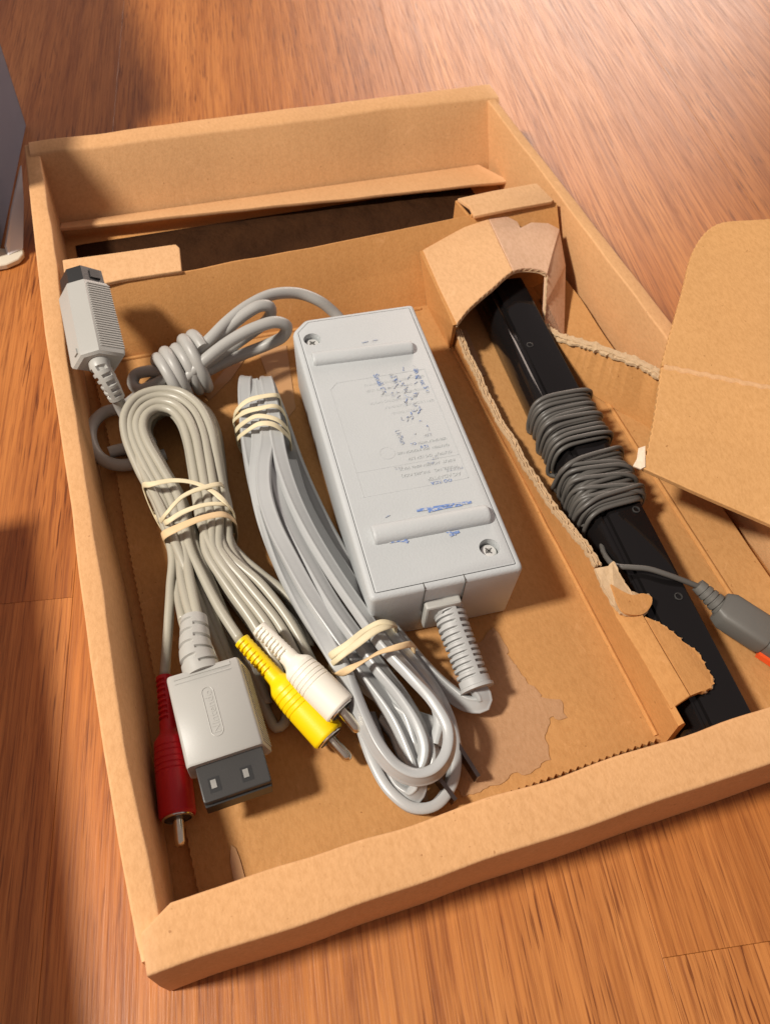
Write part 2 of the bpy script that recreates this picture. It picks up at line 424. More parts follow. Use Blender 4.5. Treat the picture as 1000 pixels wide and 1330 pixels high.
# ------------------------------------------------------------------ added dark sheet standing in for shade in the gap behind the divider
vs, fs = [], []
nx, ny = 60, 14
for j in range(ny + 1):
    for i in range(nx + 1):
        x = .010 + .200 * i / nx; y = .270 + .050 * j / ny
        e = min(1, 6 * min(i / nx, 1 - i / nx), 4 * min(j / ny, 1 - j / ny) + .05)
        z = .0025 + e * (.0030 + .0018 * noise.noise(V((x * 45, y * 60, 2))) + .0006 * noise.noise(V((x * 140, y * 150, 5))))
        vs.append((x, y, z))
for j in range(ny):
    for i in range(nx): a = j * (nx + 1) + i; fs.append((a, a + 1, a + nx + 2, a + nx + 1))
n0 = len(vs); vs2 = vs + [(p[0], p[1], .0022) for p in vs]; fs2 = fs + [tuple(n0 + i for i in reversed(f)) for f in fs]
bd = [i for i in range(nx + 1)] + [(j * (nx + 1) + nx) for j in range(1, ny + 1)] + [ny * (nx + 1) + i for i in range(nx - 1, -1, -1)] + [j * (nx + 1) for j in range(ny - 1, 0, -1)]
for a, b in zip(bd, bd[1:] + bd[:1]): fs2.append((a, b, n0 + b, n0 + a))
o = make('gap_shade_sheet', vs2, fs2, M['gap_shade'], None, 180, base=(.11, .295, .0022)); tag(o, 'dark brown sheet added as the shade in the gap behind the cardboard divider', 'paper')

# ------------------------------------------------------------------ cardboard insert
ZF = .005
ins = thing('cardboard_insert', (.11, .13, .0021), 'torn brown cardboard insert with raised divider and ripped-open side channel, inside the tray', 'insert')
# floor sheet with cut teeth along front and left edges
lef = pxline([(118, 470, ZF), (150, 613, ZF), (167, 714, ZF), (199, 873, ZF), (228, 1020, ZF), (255, 1151, ZF)])
poly = []
y = .236
i = 0
while y > .0155:
    p = interp(lef, 1, y); poly.append(V((p.x + (.0004 if i % 2 else 0), y, 0))); y -= .0014; i += 1
yl = .0205
Ea, Eb = P(627, 1044, ZF), P(860, 961, ZF)
def yedge(x): return Ea.y + (Eb.y - Ea.y) * (x - Ea.x) / (Eb.x - Ea.x) if x > Ea.x else Ea.y - (Ea.x - x) * .09
x = poly[-1].x; i = 0
while x < .1585:
    poly.append(V((x, yedge(x) + (.0010 if i % 2 else 0) + wob((x, 0, 0), .0005, 60), 0))); x += .00125; i += 1
poly += [V((.1590, yl, 0)), V((.1600, .0165, 0)), V((.2075, .0165, 0)), V((.2075, .236, 0))]
vs, fs = prism([V((p.x, p.y, ZF)) for p in poly], (0, 0, -.0021))
o = make('floor_sheet', vs, fs, M['card_floor'], ins, smooth=0)
bm = bmesh.new(); bm.from_mesh(o.data); bmesh.ops.triangulate(bm, faces=[f for f in bm.faces if len(f.verts) > 4]); bm.to_mesh(o.data); bm.free()
# fluted core seen at the cut front edge
mb = MB(); x = .012; i = 0
while x < .157:
    mb.add(*boxframe(V((x, yedge(x) - .0008, .0031)), V((1, 0, 0)), V((0, 1, 0)), V((0, 0, 1)), 0, .0007, 0, .0012, 0, .0016)); x += .0025
mb.build('fluting', M['flute'], ins, 0)
# side slope right of the crease
rings = [[V((.2078, y, ZF - .0002)), V((.2225, y, .0085 + wob((0, y, 3), .001, 40))), V((.2225, y, .0065)), V((.2078, y, ZF - .0022))] for y in [.0165 + k * .22 / 30 for k in range(31)]]
vs, fs = loft(rings); make('side_slope', vs, fs, M['card_floor'], ins, smooth=35)
mb = MB(); tube(mb, [V((.2075, y, ZF + .0001 + wob((0, y, 0), .0002, 90))) for y in [.02 + k * .012 for k in range(18)]], .0009, 8, .003); mb.build('crease', M['card_in'], ins)
# divider leaning back
DT = .032
topl = pxline([(86, 377, DT), (235, 353, DT), (420, 318, DT), (600, 281, DT), (722, 262, DT)])
rings = []
for i in range(71):
    x = .0095 + (.224 - .0095) * i / 70
    yb = .2362 - .004 * (x / .2)
    t = interp(topl, 0, x); top = V((x, t.y, DT + wob((x, 4, 0), .0005, 60))); bot = V((x, yb, ZF - .001))
    d = (top - bot).normalized(); nb = V((0, d.z, -d.y)); th = .002
    midp = bot.lerp(top, .5) + nb * wob((x, 7, 0), .0016, 26)
    rings.append(rsec([bot, midp, top, top + nb * th, midp + nb * th, bot + nb * th], .0005, 2))
vs, fs = loft(rings); make('divider', vs, fs, M['card_in'], ins, smooth=35)
mb = MB(); tube(mb, [V((x, .2352 - .004 * x / .2, ZF + .0002 + wob((x, 0, 0), .0003, 100))) for x in [.012 + k * .01 for k in range(15)]], .0008, 8, .003); mb.build('crease', M['card_in'], ins)
# tabs
def card_poly(name, pts, th, mat, parent, up=True, bev=.0004):
    pts = [V(p) for p in pts]; n = V((0, 0, 0))
    for a, b in zip(pts, pts[1:] + pts[:1]): n += a.cross(b)
    n.normalize()
    if (n.z < 0) == up: n = -n
    vs, fs = prism(pts, -n * th); o = make(name, vs, fs, mat, parent, smooth=0)
    if bev: bevel_obj(o, bev, 2)
    return o
zt = .0332
card_poly('tab', pxline([(81, 337, zt), (155, 327, zt + .0004), (228, 316.5, zt), (233, 321, zt), (236, 351, zt), (160, 362, zt + .0004), (86, 378, zt)]), .0018, M['card_pale'], ins)
zt = .0340
card_poly('tab', pxline([(594, 257, zt), (640, 247, zt + .0005), (697, 237, zt), (719, 259, zt), (716, 261, zt), (660, 271, zt), (616, 280, zt - .0008), (610, 268, zt)]), .0018, M['card_pale'], ins)
a, b = P(612, 279, zt - .0015), P(720, 260, zt - .0015)
card_poly('tab_face', [a, b, b + V((.000, -.002, -.013)), a + V((0, -.002, -.013))], .0015, M['card_in'], ins)
a, b = P(594, 259, zt - .002), P(611, 279, zt - .002)
card_poly('tab_face', [a, b, b + V((0, 0, -.010)), a + V((0, 0, -.010))], .0012, M['card_in'], ins)
# channel wall with a ripped top edge
def wall_strip(name, base, top, th_dir, th, mat, parent, flute=True):
    """upright strip between base and top polylines, ripped along the top"""
    n = len(base); rings = []
    d = V(th_dir).normalized() * th
    for i in range(n):
        a, b = base[i], top[i]; rings.append([a, b, b + d * .35, b + d * .7 + V((0, 0, .0003 * math.sin(i * 2.1))), b + d, a + d])
    vs, fs = loft(rings); o = make(name, vs, fs, mat, parent, smooth=35)
    return o
XW = .157
prof = [(.2400, .0246), (.2320, .0246), (.215, .0205), (.2069, .0160), (.190, .0125), (.170, .0106), (.152, .0104), (.135, .0118), (.1185, .0136), (.1085, .0150), (.095, .0195), (.085, .0225), (.0765, .0236)]
ys = []; n = 190
base, top = [], []
pv = [V((0, p[0], p[1])) for p in prof]
for i in range(n + 1):
    y = .2400 + (.0765 - .2400) * i / n; z = interp(pv, 1, y).z
    jag = (noise.noise(V((y * 420, 1, 0))) * .0011 + noise.noise(V((y * 1300, 3, 0))) * .0006) if y < .205 else 0
    base.append(V((XW + .0006, y, ZF - .0008))); top.append(V((XW - .0002 + wob((1, y, 0), .0007, 80), y, z + jag)))
wall_strip('channel_wall', base, top, (1, 0, 0), .0021, M['card_in'], ins)
mb = MB(); tube(mb, [V((XW - .0002 + wob((2, y_, 0), .0004, 70), y_, ZF + .0002)) for y_ in [.225 - k_ * .0084 for k_ in range(25)]], .0008, 8, .003); mb.build('crease', M['card_in'], ins)
# paper liner standing proud of the rip and the wavy fluting between
mb = MB(); path = []
for i in range(0, n + 1):
    p = top[i]
    if p.y > .204: continue
    path.append((p.x + .00105 + (.0003 + .0009 * noise.noise(V((i * .11, 0, 3)))) * math.sin(i * 1.35 + 2 * noise.noise(V((i * .3, 1, 0)))), p.y, p.z + .0002 + .0004 * noise.noise(V((p.y * 900, 8, 0)))))
mb.add(*sweep(path, superell(.00024, .0006, 8), up=V((0, 0, 1))))
p2 = [(top[i].x + .0001, top[i].y, top[i].z + .0003) for i in range(n + 1) if top[i].y < .204]
mb.add(*sweep(p2, superell(.00022, .0006, 6), up=V((0, 0, 1))))
p3 = [(top[i].x + .0021, top[i].y, top[i].z + .0002 + .0006 * noise.noise(V((top[i].y * 500, 2, 9)))) for i in range(n + 1) if top[i].y < .204]
mb.add(*sweep(p3, superell(.00022, .0007, 6), up=V((0, 0, 1))))
rings = []
for i in range(n + 1):
    p = top[i]
    if p.y > .204: continue
    e0 = .0005 * noise.noise(V((p.y * 800, 11, 0))); e1 = .0009 * noise.noise(V((p.y * 650, 21, 0))); hz = .0005 * noise.noise(V((p.y * 1100, 31, 0))) + .0003
    rings.append([p + V((-.0002 + e0, 0, hz)), p + V((.0009, 0, hz + .0004 * noise.noise(V((p.y * 900, 41, 0))))), p + V((.0024 + e1, 0, hz * .6)), p + V((.0024 + e1, 0, -.0008)), p + V((-.0002 + e0, 0, -.0008))])
mb.add(*loft(rings))
mb.build('torn_edge', M['ply'], ins, 50)
# front length of the channel: wall, flat top and drooping torn flap
ZC = .0226
ybase = [.0765 - (.0765 - .0200) * i / 24 for i in range(25)]
def fr(y): return .0006 * noise.noise(V((y * 300, 4, 4)))
rings = []
for y in ybase:
    rings.append([V((XW + .0006, y, ZF - .0008)), V((XW - .0002, y, ZC - .0012)), V((XW + .0006, y, ZC)), V((XW + .0012, y, ZC + .0002)), V((XW + .0024, y, ZC - .0018)), V((XW + .0028, y, ZF - .0008))])
vs, fs = loft(rings); make('channel_wall', vs, fs, M['card_in'], ins, smooth=35)
tp = pxline([(777, 742, ZC), (800, 800, ZC), (830, 848, ZC), (872, 921, ZC), (897, 904, ZC + .0006), (862, 845, ZC + .0006), (836, 800, ZC + .0006), (806, 752, ZC + .0006)])
card_poly('channel_top', tp, .0019, M['card_in'], ins)
fp = pxline([(838, 801, ZC + .0004), (860, 838, ZC + .0004), (898, 903, ZC + .0004)])
edge = pxline([(912, 899, .0222), (921, 895, .0215), (927, 888, .021), (925, 878, .0205), (918, 868, .0202), (910, 852, .0202), (901, 842, .0203), (893, 838, .0206), (880, 826, .0212), (866, 815, .0218), (852, 806, .0224)])
ee = [V(p) for p in spline([tuple(p) for p in edge], .0009)]
ee = [p + V((math.sin(i * 2.4) * .0003, math.cos(i * 2.4) * .0003, 0)) for i, p in enumerate(ee)]
card_poly('torn_flap', fp + ee, .0019, M['card_in'], ins, bev=0)
mb = MB(); mb.add(*sweep([tuple(p + V((0, 0, -.0006)) + V((.0005 * math.sin(i * 1.9), .0005 * math.cos(i * 1.9), -.0004))) for i, p in enumerate(ee)], superell(.00025, .0007, 6), up=V((0, 0, 1)))); mb.build('torn_edge', M['ply'], ins, 180)
# ragged torn tongue of paper
tg = pxline([(772, 738, .0238), (790, 735, .0250), (797, 729, .0255), (803, 742, .0250), (812, 757, .0243), (818, 766, .024), (832, 772, .0225), (843, 772, .0215), (847, 780, .0212), (843, 790, .0212), (838, 799, .0222), (822, 800, .0236), (806, 796, .0242), (794, 782, .0246), (780, 757, .0246)])
tp_ = [V(p) for p in spline([tuple(p) for p in tg] + [tuple(tg[0])], .0008)][:-1]
tp_ = [p + V((noise.noise(p * 900) * .0005, noise.noise(p * 900 + V((5, 0, 0))) * .0005, noise.noise(p * 500) * .0004)) for p in tp_]
card_poly('torn_tongue', tp_, .0009, M['ply'], ins, bev=0)
t2 = pxline([(793, 760, .0252), (806, 768, .0246), (820, 774, .0240), (835, 772, .0232), (846, 777, .0226), (845, 787, .0222), (836, 798, .0228), (822, 800, .0240), (808, 795, .0248)])
t2 = [V(p) for p in spline([tuple(p) for p in t2] + [tuple(t2[0])], .001)][:-1]
card_poly('torn_tongue', [p + V((0, 0, .0006)) for p in t2], .0008, M['card_in'], ins, bev=0)
# hood over the end of the bar
zl, zc, zr = .0250, .0300, .0262
def corr_edge(pts, name='torn_edge'):
    ee = [V(p) for p in spline([tuple(p) for p in pts], .0007)]
    mb = MB()
    mb.add(*sweep([tuple(p + V((0, 0, -.0009 + .0007 * math.sin(i * 1.55)))) for i, p in enumerate(ee)], superell(.0003, .0002, 6), up=V((0, 0, 1))))
    mb.add(*sweep([tuple(p + V((0, 0, -.0018))) for i, p in enumerate(ee)], superell(.0004, .0002, 6), up=V((0, 0, 1))))
    mb.build(name, M['ply'], ins, 180)
card_poly('hood_panel', pxline([(549, 324, zl), (590, 301, .028), (632, 279, zc), (649, 316, zc), (666, 351, zc), (655, 359, zc - .0004), (640, 373, .0286), (622, 388, .0274), (607, 402, .0262), (593, 420, zl), (570, 372, zl)]), .0019, M['card_pale'], ins, bev=.0003)
card_poly('hood_panel', pxline([(632.5, 279, zc), (660, 281, zc - .0002), (672, 287, zc - .0003), (676, 295, zc - .0004), (690, 288, zc - .0004), (712, 289, .028), (727, 297, zr), (719, 325, zr), (711, 355, zr), (702, 350, .0275), (690, 348, .0285), (678, 348, .0292), (666.5, 351, zc)]), .0019, M['hoodp'], ins, bev=.0003)
corr_edge(pxline([(593, 420, zl), (607, 402, .0262), (622, 388, .0274), (640, 373, .0286), (655, 359, zc - .0004), (666, 351, zc), (678, 348, .0292), (690, 348, .0285), (702, 350, .0275), (711, 355, zr)]))
card_poly('hood_side', pxline([(727, 298, zr - .0006), (711, 356, zr - .0006), (709, 392, .016), (707, 424, .008), (733, 440, .006), (734, 400, .010), (735, 345, .018)]), .0018, M['hoodp'], ins, bev=.0003)
corr_edge(pxline([(711, 357, zr), (709, 392, .0175), (707, 424, .0095)]))
# left face of the hood
card_poly('hood_side', [P(549, 325, zl - .0004), P(571, 373, zl - .0004), P(593, 421, zl - .0004), V((XW, .2050, ZF)), V((XW, .2330, ZF)), V((XW, .2390, .012))], .0015, M['card_in'], ins, bev=0)
# ripped strip running from the hood to the right flap
top = pxline([(708, 426, .0110), (722, 436, .0160), (735, 441, .0190), (765, 449, .0225), (800, 462, .0255), (830, 473, .028), (860, 489, .030)])
bot = pxline([(700, 440, .0055), (712, 466, .0055), (726, 480, .0055), (756, 503, .0055), (788, 524, .0055), (818, 543, .0055), (850, 564, .0060)])
ts = [V(p) for p in spline([tuple(p) for p in top], .0009)]; bs = spline([tuple(p) for p in bot], .0009)
rings = []
for i, p in enumerate(ts):
    t = i / (len(ts) - 1); b = V(bs[int(t * (len(bs) - 1))]); jag = V((0, 0, noise.noise(p * 500) * .0012 + noise.noise(p * 1500) * .0005)); d = V((.0008, .0017, 0))
    rings.append([b, p + jag, p + jag * .6 + d * .5 + V((0, 0, .0004)), p + d, b + d])
vs, fs = loft(rings); make('torn_strip', vs, fs, M['card_in'], ins, smooth=35)
mb = MB(); mb.add(*sweep([tuple(p + V((.0004, .0008, .0004 + .0006 * noise.noise(p * 700)))) for p in ts], superell(.0013, .0006, 8), up=V((0, 0, 1))))
rings = []
for i, p in enumerate(ts):
    e0 = .0010 * noise.noise(p * 900); e1 = .0012 * noise.noise(p * 700 + V((9, 0, 0))); hz = .0008 * noise.noise(p * 1000 + V((0, 7, 0))) + .0004
    rings.append([p + V((-.0008 - e0, -.0014 - e0, hz - .0002)), p + V((.0004, .0008, hz + .0004)), p + V((.0014 + e1, .0024 + e1, hz)), p + V((.0014 + e1, .0024 + e1, -.0009)), p + V((-.0008 - e0, -.0014 - e0, -.0009))])
mb.add(*loft(rings))
mb.build('torn_edge', M['ply'], ins, 50)
# scuffed paper where the surface ply has been pulled off the floor, and bits of clear tape
def sheet(name, pts, mat, parent, th=.00015, z=None):
    vs, fs = prism(pts, (0, 0, -th)); return make(name, vs, fs, mat, parent, smooth=0)
zs = ZF + .0003
pq = pxline([(641, 818, zs), (683, 880, zs), (705, 910, zs), (728, 912, zs), (738, 936, zs), (708, 936, zs), (716, 985, zs), (690, 1004, zs), (640, 1020, zs), (600, 1036, zs), (560, 1000, zs), (560, 930, zs), (590, 870, zs)])
pp = []
for a, b in zip(pq, pq[1:] + pq[:1]):
    m_ = max(2, int((b - a).length / .0012)); pp += [a.lerp(b, i_ / m_) for i_ in range(m_)]
sheet('scuffed_patch', [V(p) + V((noise.noise(V(p) * 260) * .0022 + noise.noise(V(p) * 1100) * .0009, noise.noise(V(p) * 260 + V((3, 3, 3))) * .0022 + noise.noise(V(p) * 1100 + V((3, 3, 3))) * .0009, 0)) for p in pp], M['mauve'], ins)
zs = ZF + .0004
sheet('tape', pxline([(300, 1098, zs), (306, 1102, zs), (312, 1118, zs), (318, 1140, zs), (304, 1146, zs), (299, 1120, zs)]), M['tape'], ins)
sheet('tape', pxline([(265, 512, zs), (300, 470, zs), (318, 452, zs), (322, 460, zs), (300, 492, zs), (272, 520, zs)]), M['tape'], ins)
sheet('tape', pxline([(335, 455, zs), (372, 448, zs), (384, 530, zs), (360, 560, zs), (352, 500, zs)]), M['tape'], ins)
sheet('tape', pxline([(520, 1000, zs), (548, 985, zs), (556, 1040, zs), (530, 1046, zs)]), M['tape'], ins)
sheet('tape', pxline([(594, 428, ZF + .0004), (606, 428, ZF + .0004), (631, 487, ZF + .0004), (619, 490, ZF + .0004)]), M['mauve'], ins)
sl = pxline([(205, 862, .0065), (209, 900, .0065), (204, 902, .0065)]); sl[0] = P(208, 858, .012)
sheet('tape', sl, M['tape'], ins)

# ------------------------------------------------------------------ loose flap at the right
flap = thing('cardboard_flap', P(930, 600, 0.03), 'brown cardboard flap with rounded corner and crease, leaning over the right side of the tray', 'cardboard')
def plane_pt(px, py, a, n):
    d = RX * ((px - 500) / FPX) + RD * ((py - 665) / FPX) + RF_
    return CAM + d * ((a - CAM).dot(n) / d.dot(n))
cA, cB = P(859, 475, .044), P(1090, 521, .044)
nU = (cB - cA).cross(P(940, 288, .054) - cA); nL = (cB - cA).cross(P(835, 608, .0355) - cA)
def FP(px, py): return plane_pt(px, py, cA, nU if py < 475 + (px - 859) * .199 else nL)
ol = [(835, 608), (842, 580), (849, 545), (855, 505), (859, 476)]
up_ = [(866, 448), (877, 410), (888, 370), (895, 340), (902, 322), (912, 306), (925, 294), (940, 288), (980, 285), (1040, 284), (1080, 300)]
def ser(lst, amp=.0003):
    o = [V(p) for p in spline([tuple(FP(x, y)) for x, y in lst], .0009)]
    e_ = (cB - cA).normalized()
    return [p + e_ * (math.sin(i * 2.2) * amp) for i, p in enumerate(o)]
lo = ser(ol) + [cB, FP(1090, 722), FP(1000, 681), FP(910, 642)]
card_poly('lower_panel', lo, .0022, M['card_flap'], flap, bev=.0003)
upp = ser([(859, 474)] + up_) + [cB]
card_poly('upper_panel', upp, .0022, M['card_flap'], flap, bev=.0003)
mb = MB(); cr = [cA.lerp(cB, (x - 859) / 231) + V((.0002 * math.sin(x * .31), .0004 * math.sin(x * .31), -.0003 + .0003 * noise.noise(V((x * .2, 0, 0))))) for x in range(862, 1090, 8)]
mb.add(*sweep([tuple(p) for p in cr], superell(.0012, .0008, 10, 2), up=V((0, 0, 1)))); mb.build('crease', M['card_pale'], flap)
z0 = .0357
card_poly('paper_scrap', pxline([(829, 582, z0 + .001), (838, 579, z0 + .0016), (838, 606, z0 + .0004), (832, 609, z0), (822, 605, z0 - .0005), (827, 596, z0)]), .0006, M['paper'], flap, bev=0)

# ------------------------------------------------------------------ power adapter
ZT = .0345; ZB = .0052
RBc, RFc = P(536, 394, ZT), P(681, 738, ZT)
LFc = P(483, 779, ZT)
EY = (RBc - RFc).normalized(); EX = V((EY.y, -EY.x, 0)); LEN = (RBc - RFc).length; WID = .0490
if (LFc - RFc).dot(EX) > 0: EX = -EX
WID = ((RFc - LFc).dot(EX) + (RBc - P(378, 433, ZT)).dot(EX)) / 2
O = V((RFc.x, RFc.y, 0)) - EX * WID        # left front corner on plan
UZ = V((0, 0, 1))
adp = thing('power_adapter', O + EX * WID / 2 + EY * LEN / 2 + UZ * ZB, 'light grey brick power adapter lying feet up in the middle of the tray', 'power adapter')
def L3(u, v, z): return O + EX * u + EY * v + UZ * z
def loc(px, py, z=ZT):
    p = P(px, py, z) - O; return p.dot(EX), p.dot(EY)
ch = .0062
def inset_poly(d):
    pts = [(d, d), (WID - d, d), (WID - d, LEN - d), (ch + d * .41, LEN - d), (d, LEN - ch - d * .41)]
    # rounded corners
    out = []; m = len(pts); r = max(.0004, .0018 - d * .6)
    for i in range(m):
        p = V((*pts[i], 0)); a = V((*pts[i - 1], 0)); b = V((*pts[(i + 1) % m], 0))
        s, e = p + (a - p).normalized() * r, p + (b - p).normalized() * r
        for k in range(4):
            t = k / 3; q = s * (1 - t) ** 2 + p * 2 * t * (1 - t) + e * t * t; out.append((q.x, q.y))
    return out
def ring(d, z): return [L3(u, v, z) for u, v in inset_poly(d)]
body_r = [ring(.0016, ZB), ring(.0010, ZB + .0010), ring(.0, ZT - .0016), ring(.0003, ZT - .0006), ring(.0009, ZT - .0001), ring(.0016, ZT), ring(.0020, ZT), ring(.0020, ZT - .0009)]
vs, fs = loft(body_r); body = make('body', vs, fs, M['grey'], adp, 35)
vs, fs = loft([ring(.00225, ZT - .0009), ring(.00225, ZT + .00005), ring(.0025, ZT + .0002)]); cover = make('cover', vs, fs, M['grey'], adp, 35)
# cut the screw wells
su = [loc(405.5, 441, ZT), loc(635.5, 711.5, ZT)]
def cut(o, cutters):
    for c in cutters:
        md = o.modifiers.new('cut', 'BOOLEAN'); md.operation = 'DIFFERENCE'; md.object = c; md.solver = 'EXACT'
    bpy.context.view_layer.update()
    dg = bpy.context.evaluated_depsgraph_get()
    me = bpy.data.meshes.new_from_object(o.evaluated_get(dg)); o.modifiers.clear(); old = o.data; o.data = me
    me.shade_smooth(); me.set_sharp_from_angle(angle=math.radians(35))
cs = []
for (u, v) in su:
    c = L3(u, v, 0); vs, fs = loft([[c + V((math.cos(a) * .0033, math.sin(a) * .0033, z)) for a in [2 * math.pi * k / 28 for k in range(28)]] for z in (ZT - .0042, ZT + .003)])
    cs.append(make('well_cutter', vs, fs, M['grey'], None, 0))
cut(body, cs); cut(cover, cs)
for c in cs: bpy.data.objects.remove(c)
def lathe(p0, axis, prof, n=24, ref=None):
    """prof: list of (s, r)"""
    axis = V(axis).normalized(); r0 = V(ref) if ref else (V((0, 0, 1)) if abs(axis.z) < .9 else V((1, 0, 0)))
    y = (r0 - axis * r0.dot(axis)).normalized(); x = axis.cross(y)
    return loft([[V(p0) + axis * s + (x * math.cos(2 * math.pi * k / n) + y * math.sin(2 * math.pi * k / n)) * r for k in range(n)] for s, r in prof])
for (u, v) in su:
    c = L3(u, v, ZT - .0038)
    vs, fs = lathe(c, (0, 0, 1), [(-.0003, .0027), (.0014, .0027), (.0019, .0023), (.0021, .0016), (.0021, .0010), (.0014, .0008)], 24)
    sc = make('screw', vs, fs, M['screw'], adp, 30)
    mb = MB()
    for a in (0.5, 0.5 + math.pi / 2):
        d = V((math.cos(a), math.sin(a), 0)); e = V((-d.y, d.x, 0)); mb.add(*boxframe(c + UZ * .0020, d, e, UZ, -.0014, .0014, -.0002, .0002, 0, .00018))
    mb.build('cross_slot', M['slot'], sc, 0)
# half-round feet
def foot(pa, pb, r, hgt):
    a, b = P(*pa, ZT + .001), P(*pb, ZT + .001); a.z = b.z = ZT; ax = (b - a).normalized(); y = UZ.cross(ax)
    rings = []
    n = 14
    L = (b - a).length
    for s, k in ((0, .90), (.0004, .97), (.0010, 1), (L - .0010, 1), (L - .0004, .97), (L, .90)):
        rings.append([a + ax * s + y * (r * k * math.cos(math.pi * j / n)) + UZ * (hgt * k * math.sin(math.pi * j / n) ** .8 - (.0004 if j in (0, n) else 0)) for j in range(n + 1)])
    vs, fs = loft(rings); return make('foot', vs, fs, M['grey'], adp, 40)
foot((406, 466), (535, 450), .0032, .0030)
foot((484, 695), (634, 667), .0036, .0034)
# raised frame line round the rating text
mb = MB()
def rib(mb, a, b, wd=.00016, h=.00007, z=ZT + .0002):
    a, b = L3(*a, z), L3(*b, z); d = (b - a).normalized(); e = UZ.cross(d); mb.add(*boxframe(a, d, e, UZ, 0, (b - a).length, -wd, wd, 0, h))
fr_c = [loc(438, 498), loc(542, 474), loc(616, 625), loc(500, 655)]
fu0, fu1 = WID * .15, WID * .88; fv0, fv1 = LEN * .30, LEN * .715
rib(mb, (fu0 + .003, fv1), (fu1, fv1)); rib(mb, (fu1, fv1), (fu1, fv0)); rib(mb, (fu0, fv0), (fu1, fv0)); rib(mb, (fu0, fv1 - .003), (fu0, fv0)); rib(mb, (fu0, fv1 - .003), (fu0 + .003, fv1))
rib(mb, (fu0, fv0 + .0105), (fu1, fv0 + .0105))
# ring mark
cc = (WID * .40, LEN * .43); pr = None
for k in range(20):
    a0, a1 = 2 * math.pi * k / 20, 2 * math.pi * (k + 1) / 20
    rib(mb, (cc[0] + .0026 * math.cos(a0), cc[1] + .0026 * math.sin(a0)), (cc[0] + .0026 * math.cos(a1), cc[1] + .0026 * math.sin(a1)), .00014)
mb.build('raised_frame', M['grey'], adp, 0)
def text_mesh(s, size, ext):
    cu = bpy.data.curves.new('t', 'FONT'); cu.body = s; cu.size = size; cu.extrude = ext; cu.resolution_u = 2; cu.align_x = 'LEFT'
    o = bpy.data.objects.new('t', cu); COL.objects.link(o); bpy.context.view_layer.update()
    me = bpy.data.meshes.new_from_object(o.evaluated_get(bpy.context.evaluated_depsgraph_get()))
    vs = [tuple(v.co) for v in me.vertices]; fs = [tuple(p.vertices) for p in me.polygons]
    bpy.data.objects.remove(o); bpy.data.curves.remove(cu); bpy.data.meshes.remove(me); return vs, fs
def put_text(mb, s, size, org, ax, ay, az, ext=.00016):
    vs, fs = text_mesh(s, size, ext); mb.add([org + ax * v[0] + ay * v[1] + az * v[2] for v in vs], fs)
emb = MB(); ink = MB(); ink2 = MB()
rows = [(0.031, .0020, 'AC ADAPTER'), (0.0345, .0016, 'MODEL NO.   RVL-002 (USA)'), (.0375, .0016, 'INPUT  AC 120V 60Hz  MAX'), (.0412, .0016, 'OUTPUT  DC 12V 3.7A'), (.0445, .0014, 'CAUTION  FOR INDOOR USE'), (.0475, .0014, 'USE ONLY WITH')]
zt2 = ZT + .00022
for v, s, t in rows:
    put_text(emb, t, s, L3(fu1 - .002, v + fv0 - .030 + s, zt2), -EX, -EY, UZ)
for i, t in enumerate(['DISCONNECT BEFORE CLEANING', 'DO NOT OPEN  NO USER', 'SERVICEABLE PARTS INSIDE', 'RISK OF ELECTRIC SHOCK', 'DRY LOCATION USE ONLY', 'MADE IN CHINA']):
    put_text(emb, t, .0015, L3(fu1 - .001 - .0055 * (i % 2), fv1 - .003 - i * .0031, zt2), -EX, -EY, UZ, .00006)
emb.build('embossed_text', M['grey'], adp, 0)
# pen rubbed into some of the raised letters, and pen smears by the feet
for t, s, (px, py), m in (('OO (USA', .0018, (586, 622), ink), ('MAX 3.7', .0016, (600, 606), ink2), ('AC', .0017, (563, 600), ink2), ('UT', .0017, (568, 593), ink2), ('12 0', .0017, (556, 578), ink), ('3.7A', .0016, (560, 563), ink2), ('10 L', .0016, (522, 606), ink2), ('CA', .0015, (540, 575), ink)):
    u, v = loc(px, py); put_text(m, t, s, L3(u, v, ZT + .00036), -EX, -EY, UZ, .00004)
for t, s, (px, py), m in (('Small t r', .0030, (484, 487), ink), ('UrBun', .0026, (512, 560), ink2), ('n2 m', .0026, (505, 486), ink2), ('8b gy m: 5 o', .0026, (536, 480), ink)):
    u, v = loc(px, py)
    ax, ay = (-EY + EX * .12).normalized(), (EX + EY * .12).normalized()
    put_text(m, t, s, L3(u, v, ZT + .00036), ax, ay, UZ, .00004)
def scrib(mb, lst, wd, z=ZT + .00045):
    mb.add(*sweep(spline([tuple(P(x, y, z)) for x, y in lst], .0006), superell(wd, .00005, 6), up=UZ))
for a, b in (((541, 663), (612, 652)), ((556, 664), (600, 655)), ((505, 704), (528, 699)), ((519, 702), (530, 704)), ((580, 690), (592, 694)), ((584, 696), (596, 690))):
    scrib(ink, [a, ((a[0] + b[0]) / 2, (a[1] + b[1]) / 2 + rnd.uniform(-1, 1)), b], .00055)
for k in range(46):
    px, py = rnd.gauss(530, 13), rnd.gauss(520, 26)
    px += (py - 520) * .35
    scrib(ink2 if k % 3 else ink, [(px, py), (px + rnd.uniform(-3, 3), py + rnd.uniform(-3, 3)), (px + rnd.uniform(-5, 5), py + rnd.uniform(-5, 5))], rnd.uniform(.00008, .0002))
for a, b in (((470, 445), (478, 443)), ((483, 442), (490, 441)), ((500, 672), (506, 669))): scrib(ink2, [a, b], .0002)
ink.build('pen_marks', M['ink'], adp, 0); ink2.build('faint_pen_marks', M['ink2'], adp, 0)
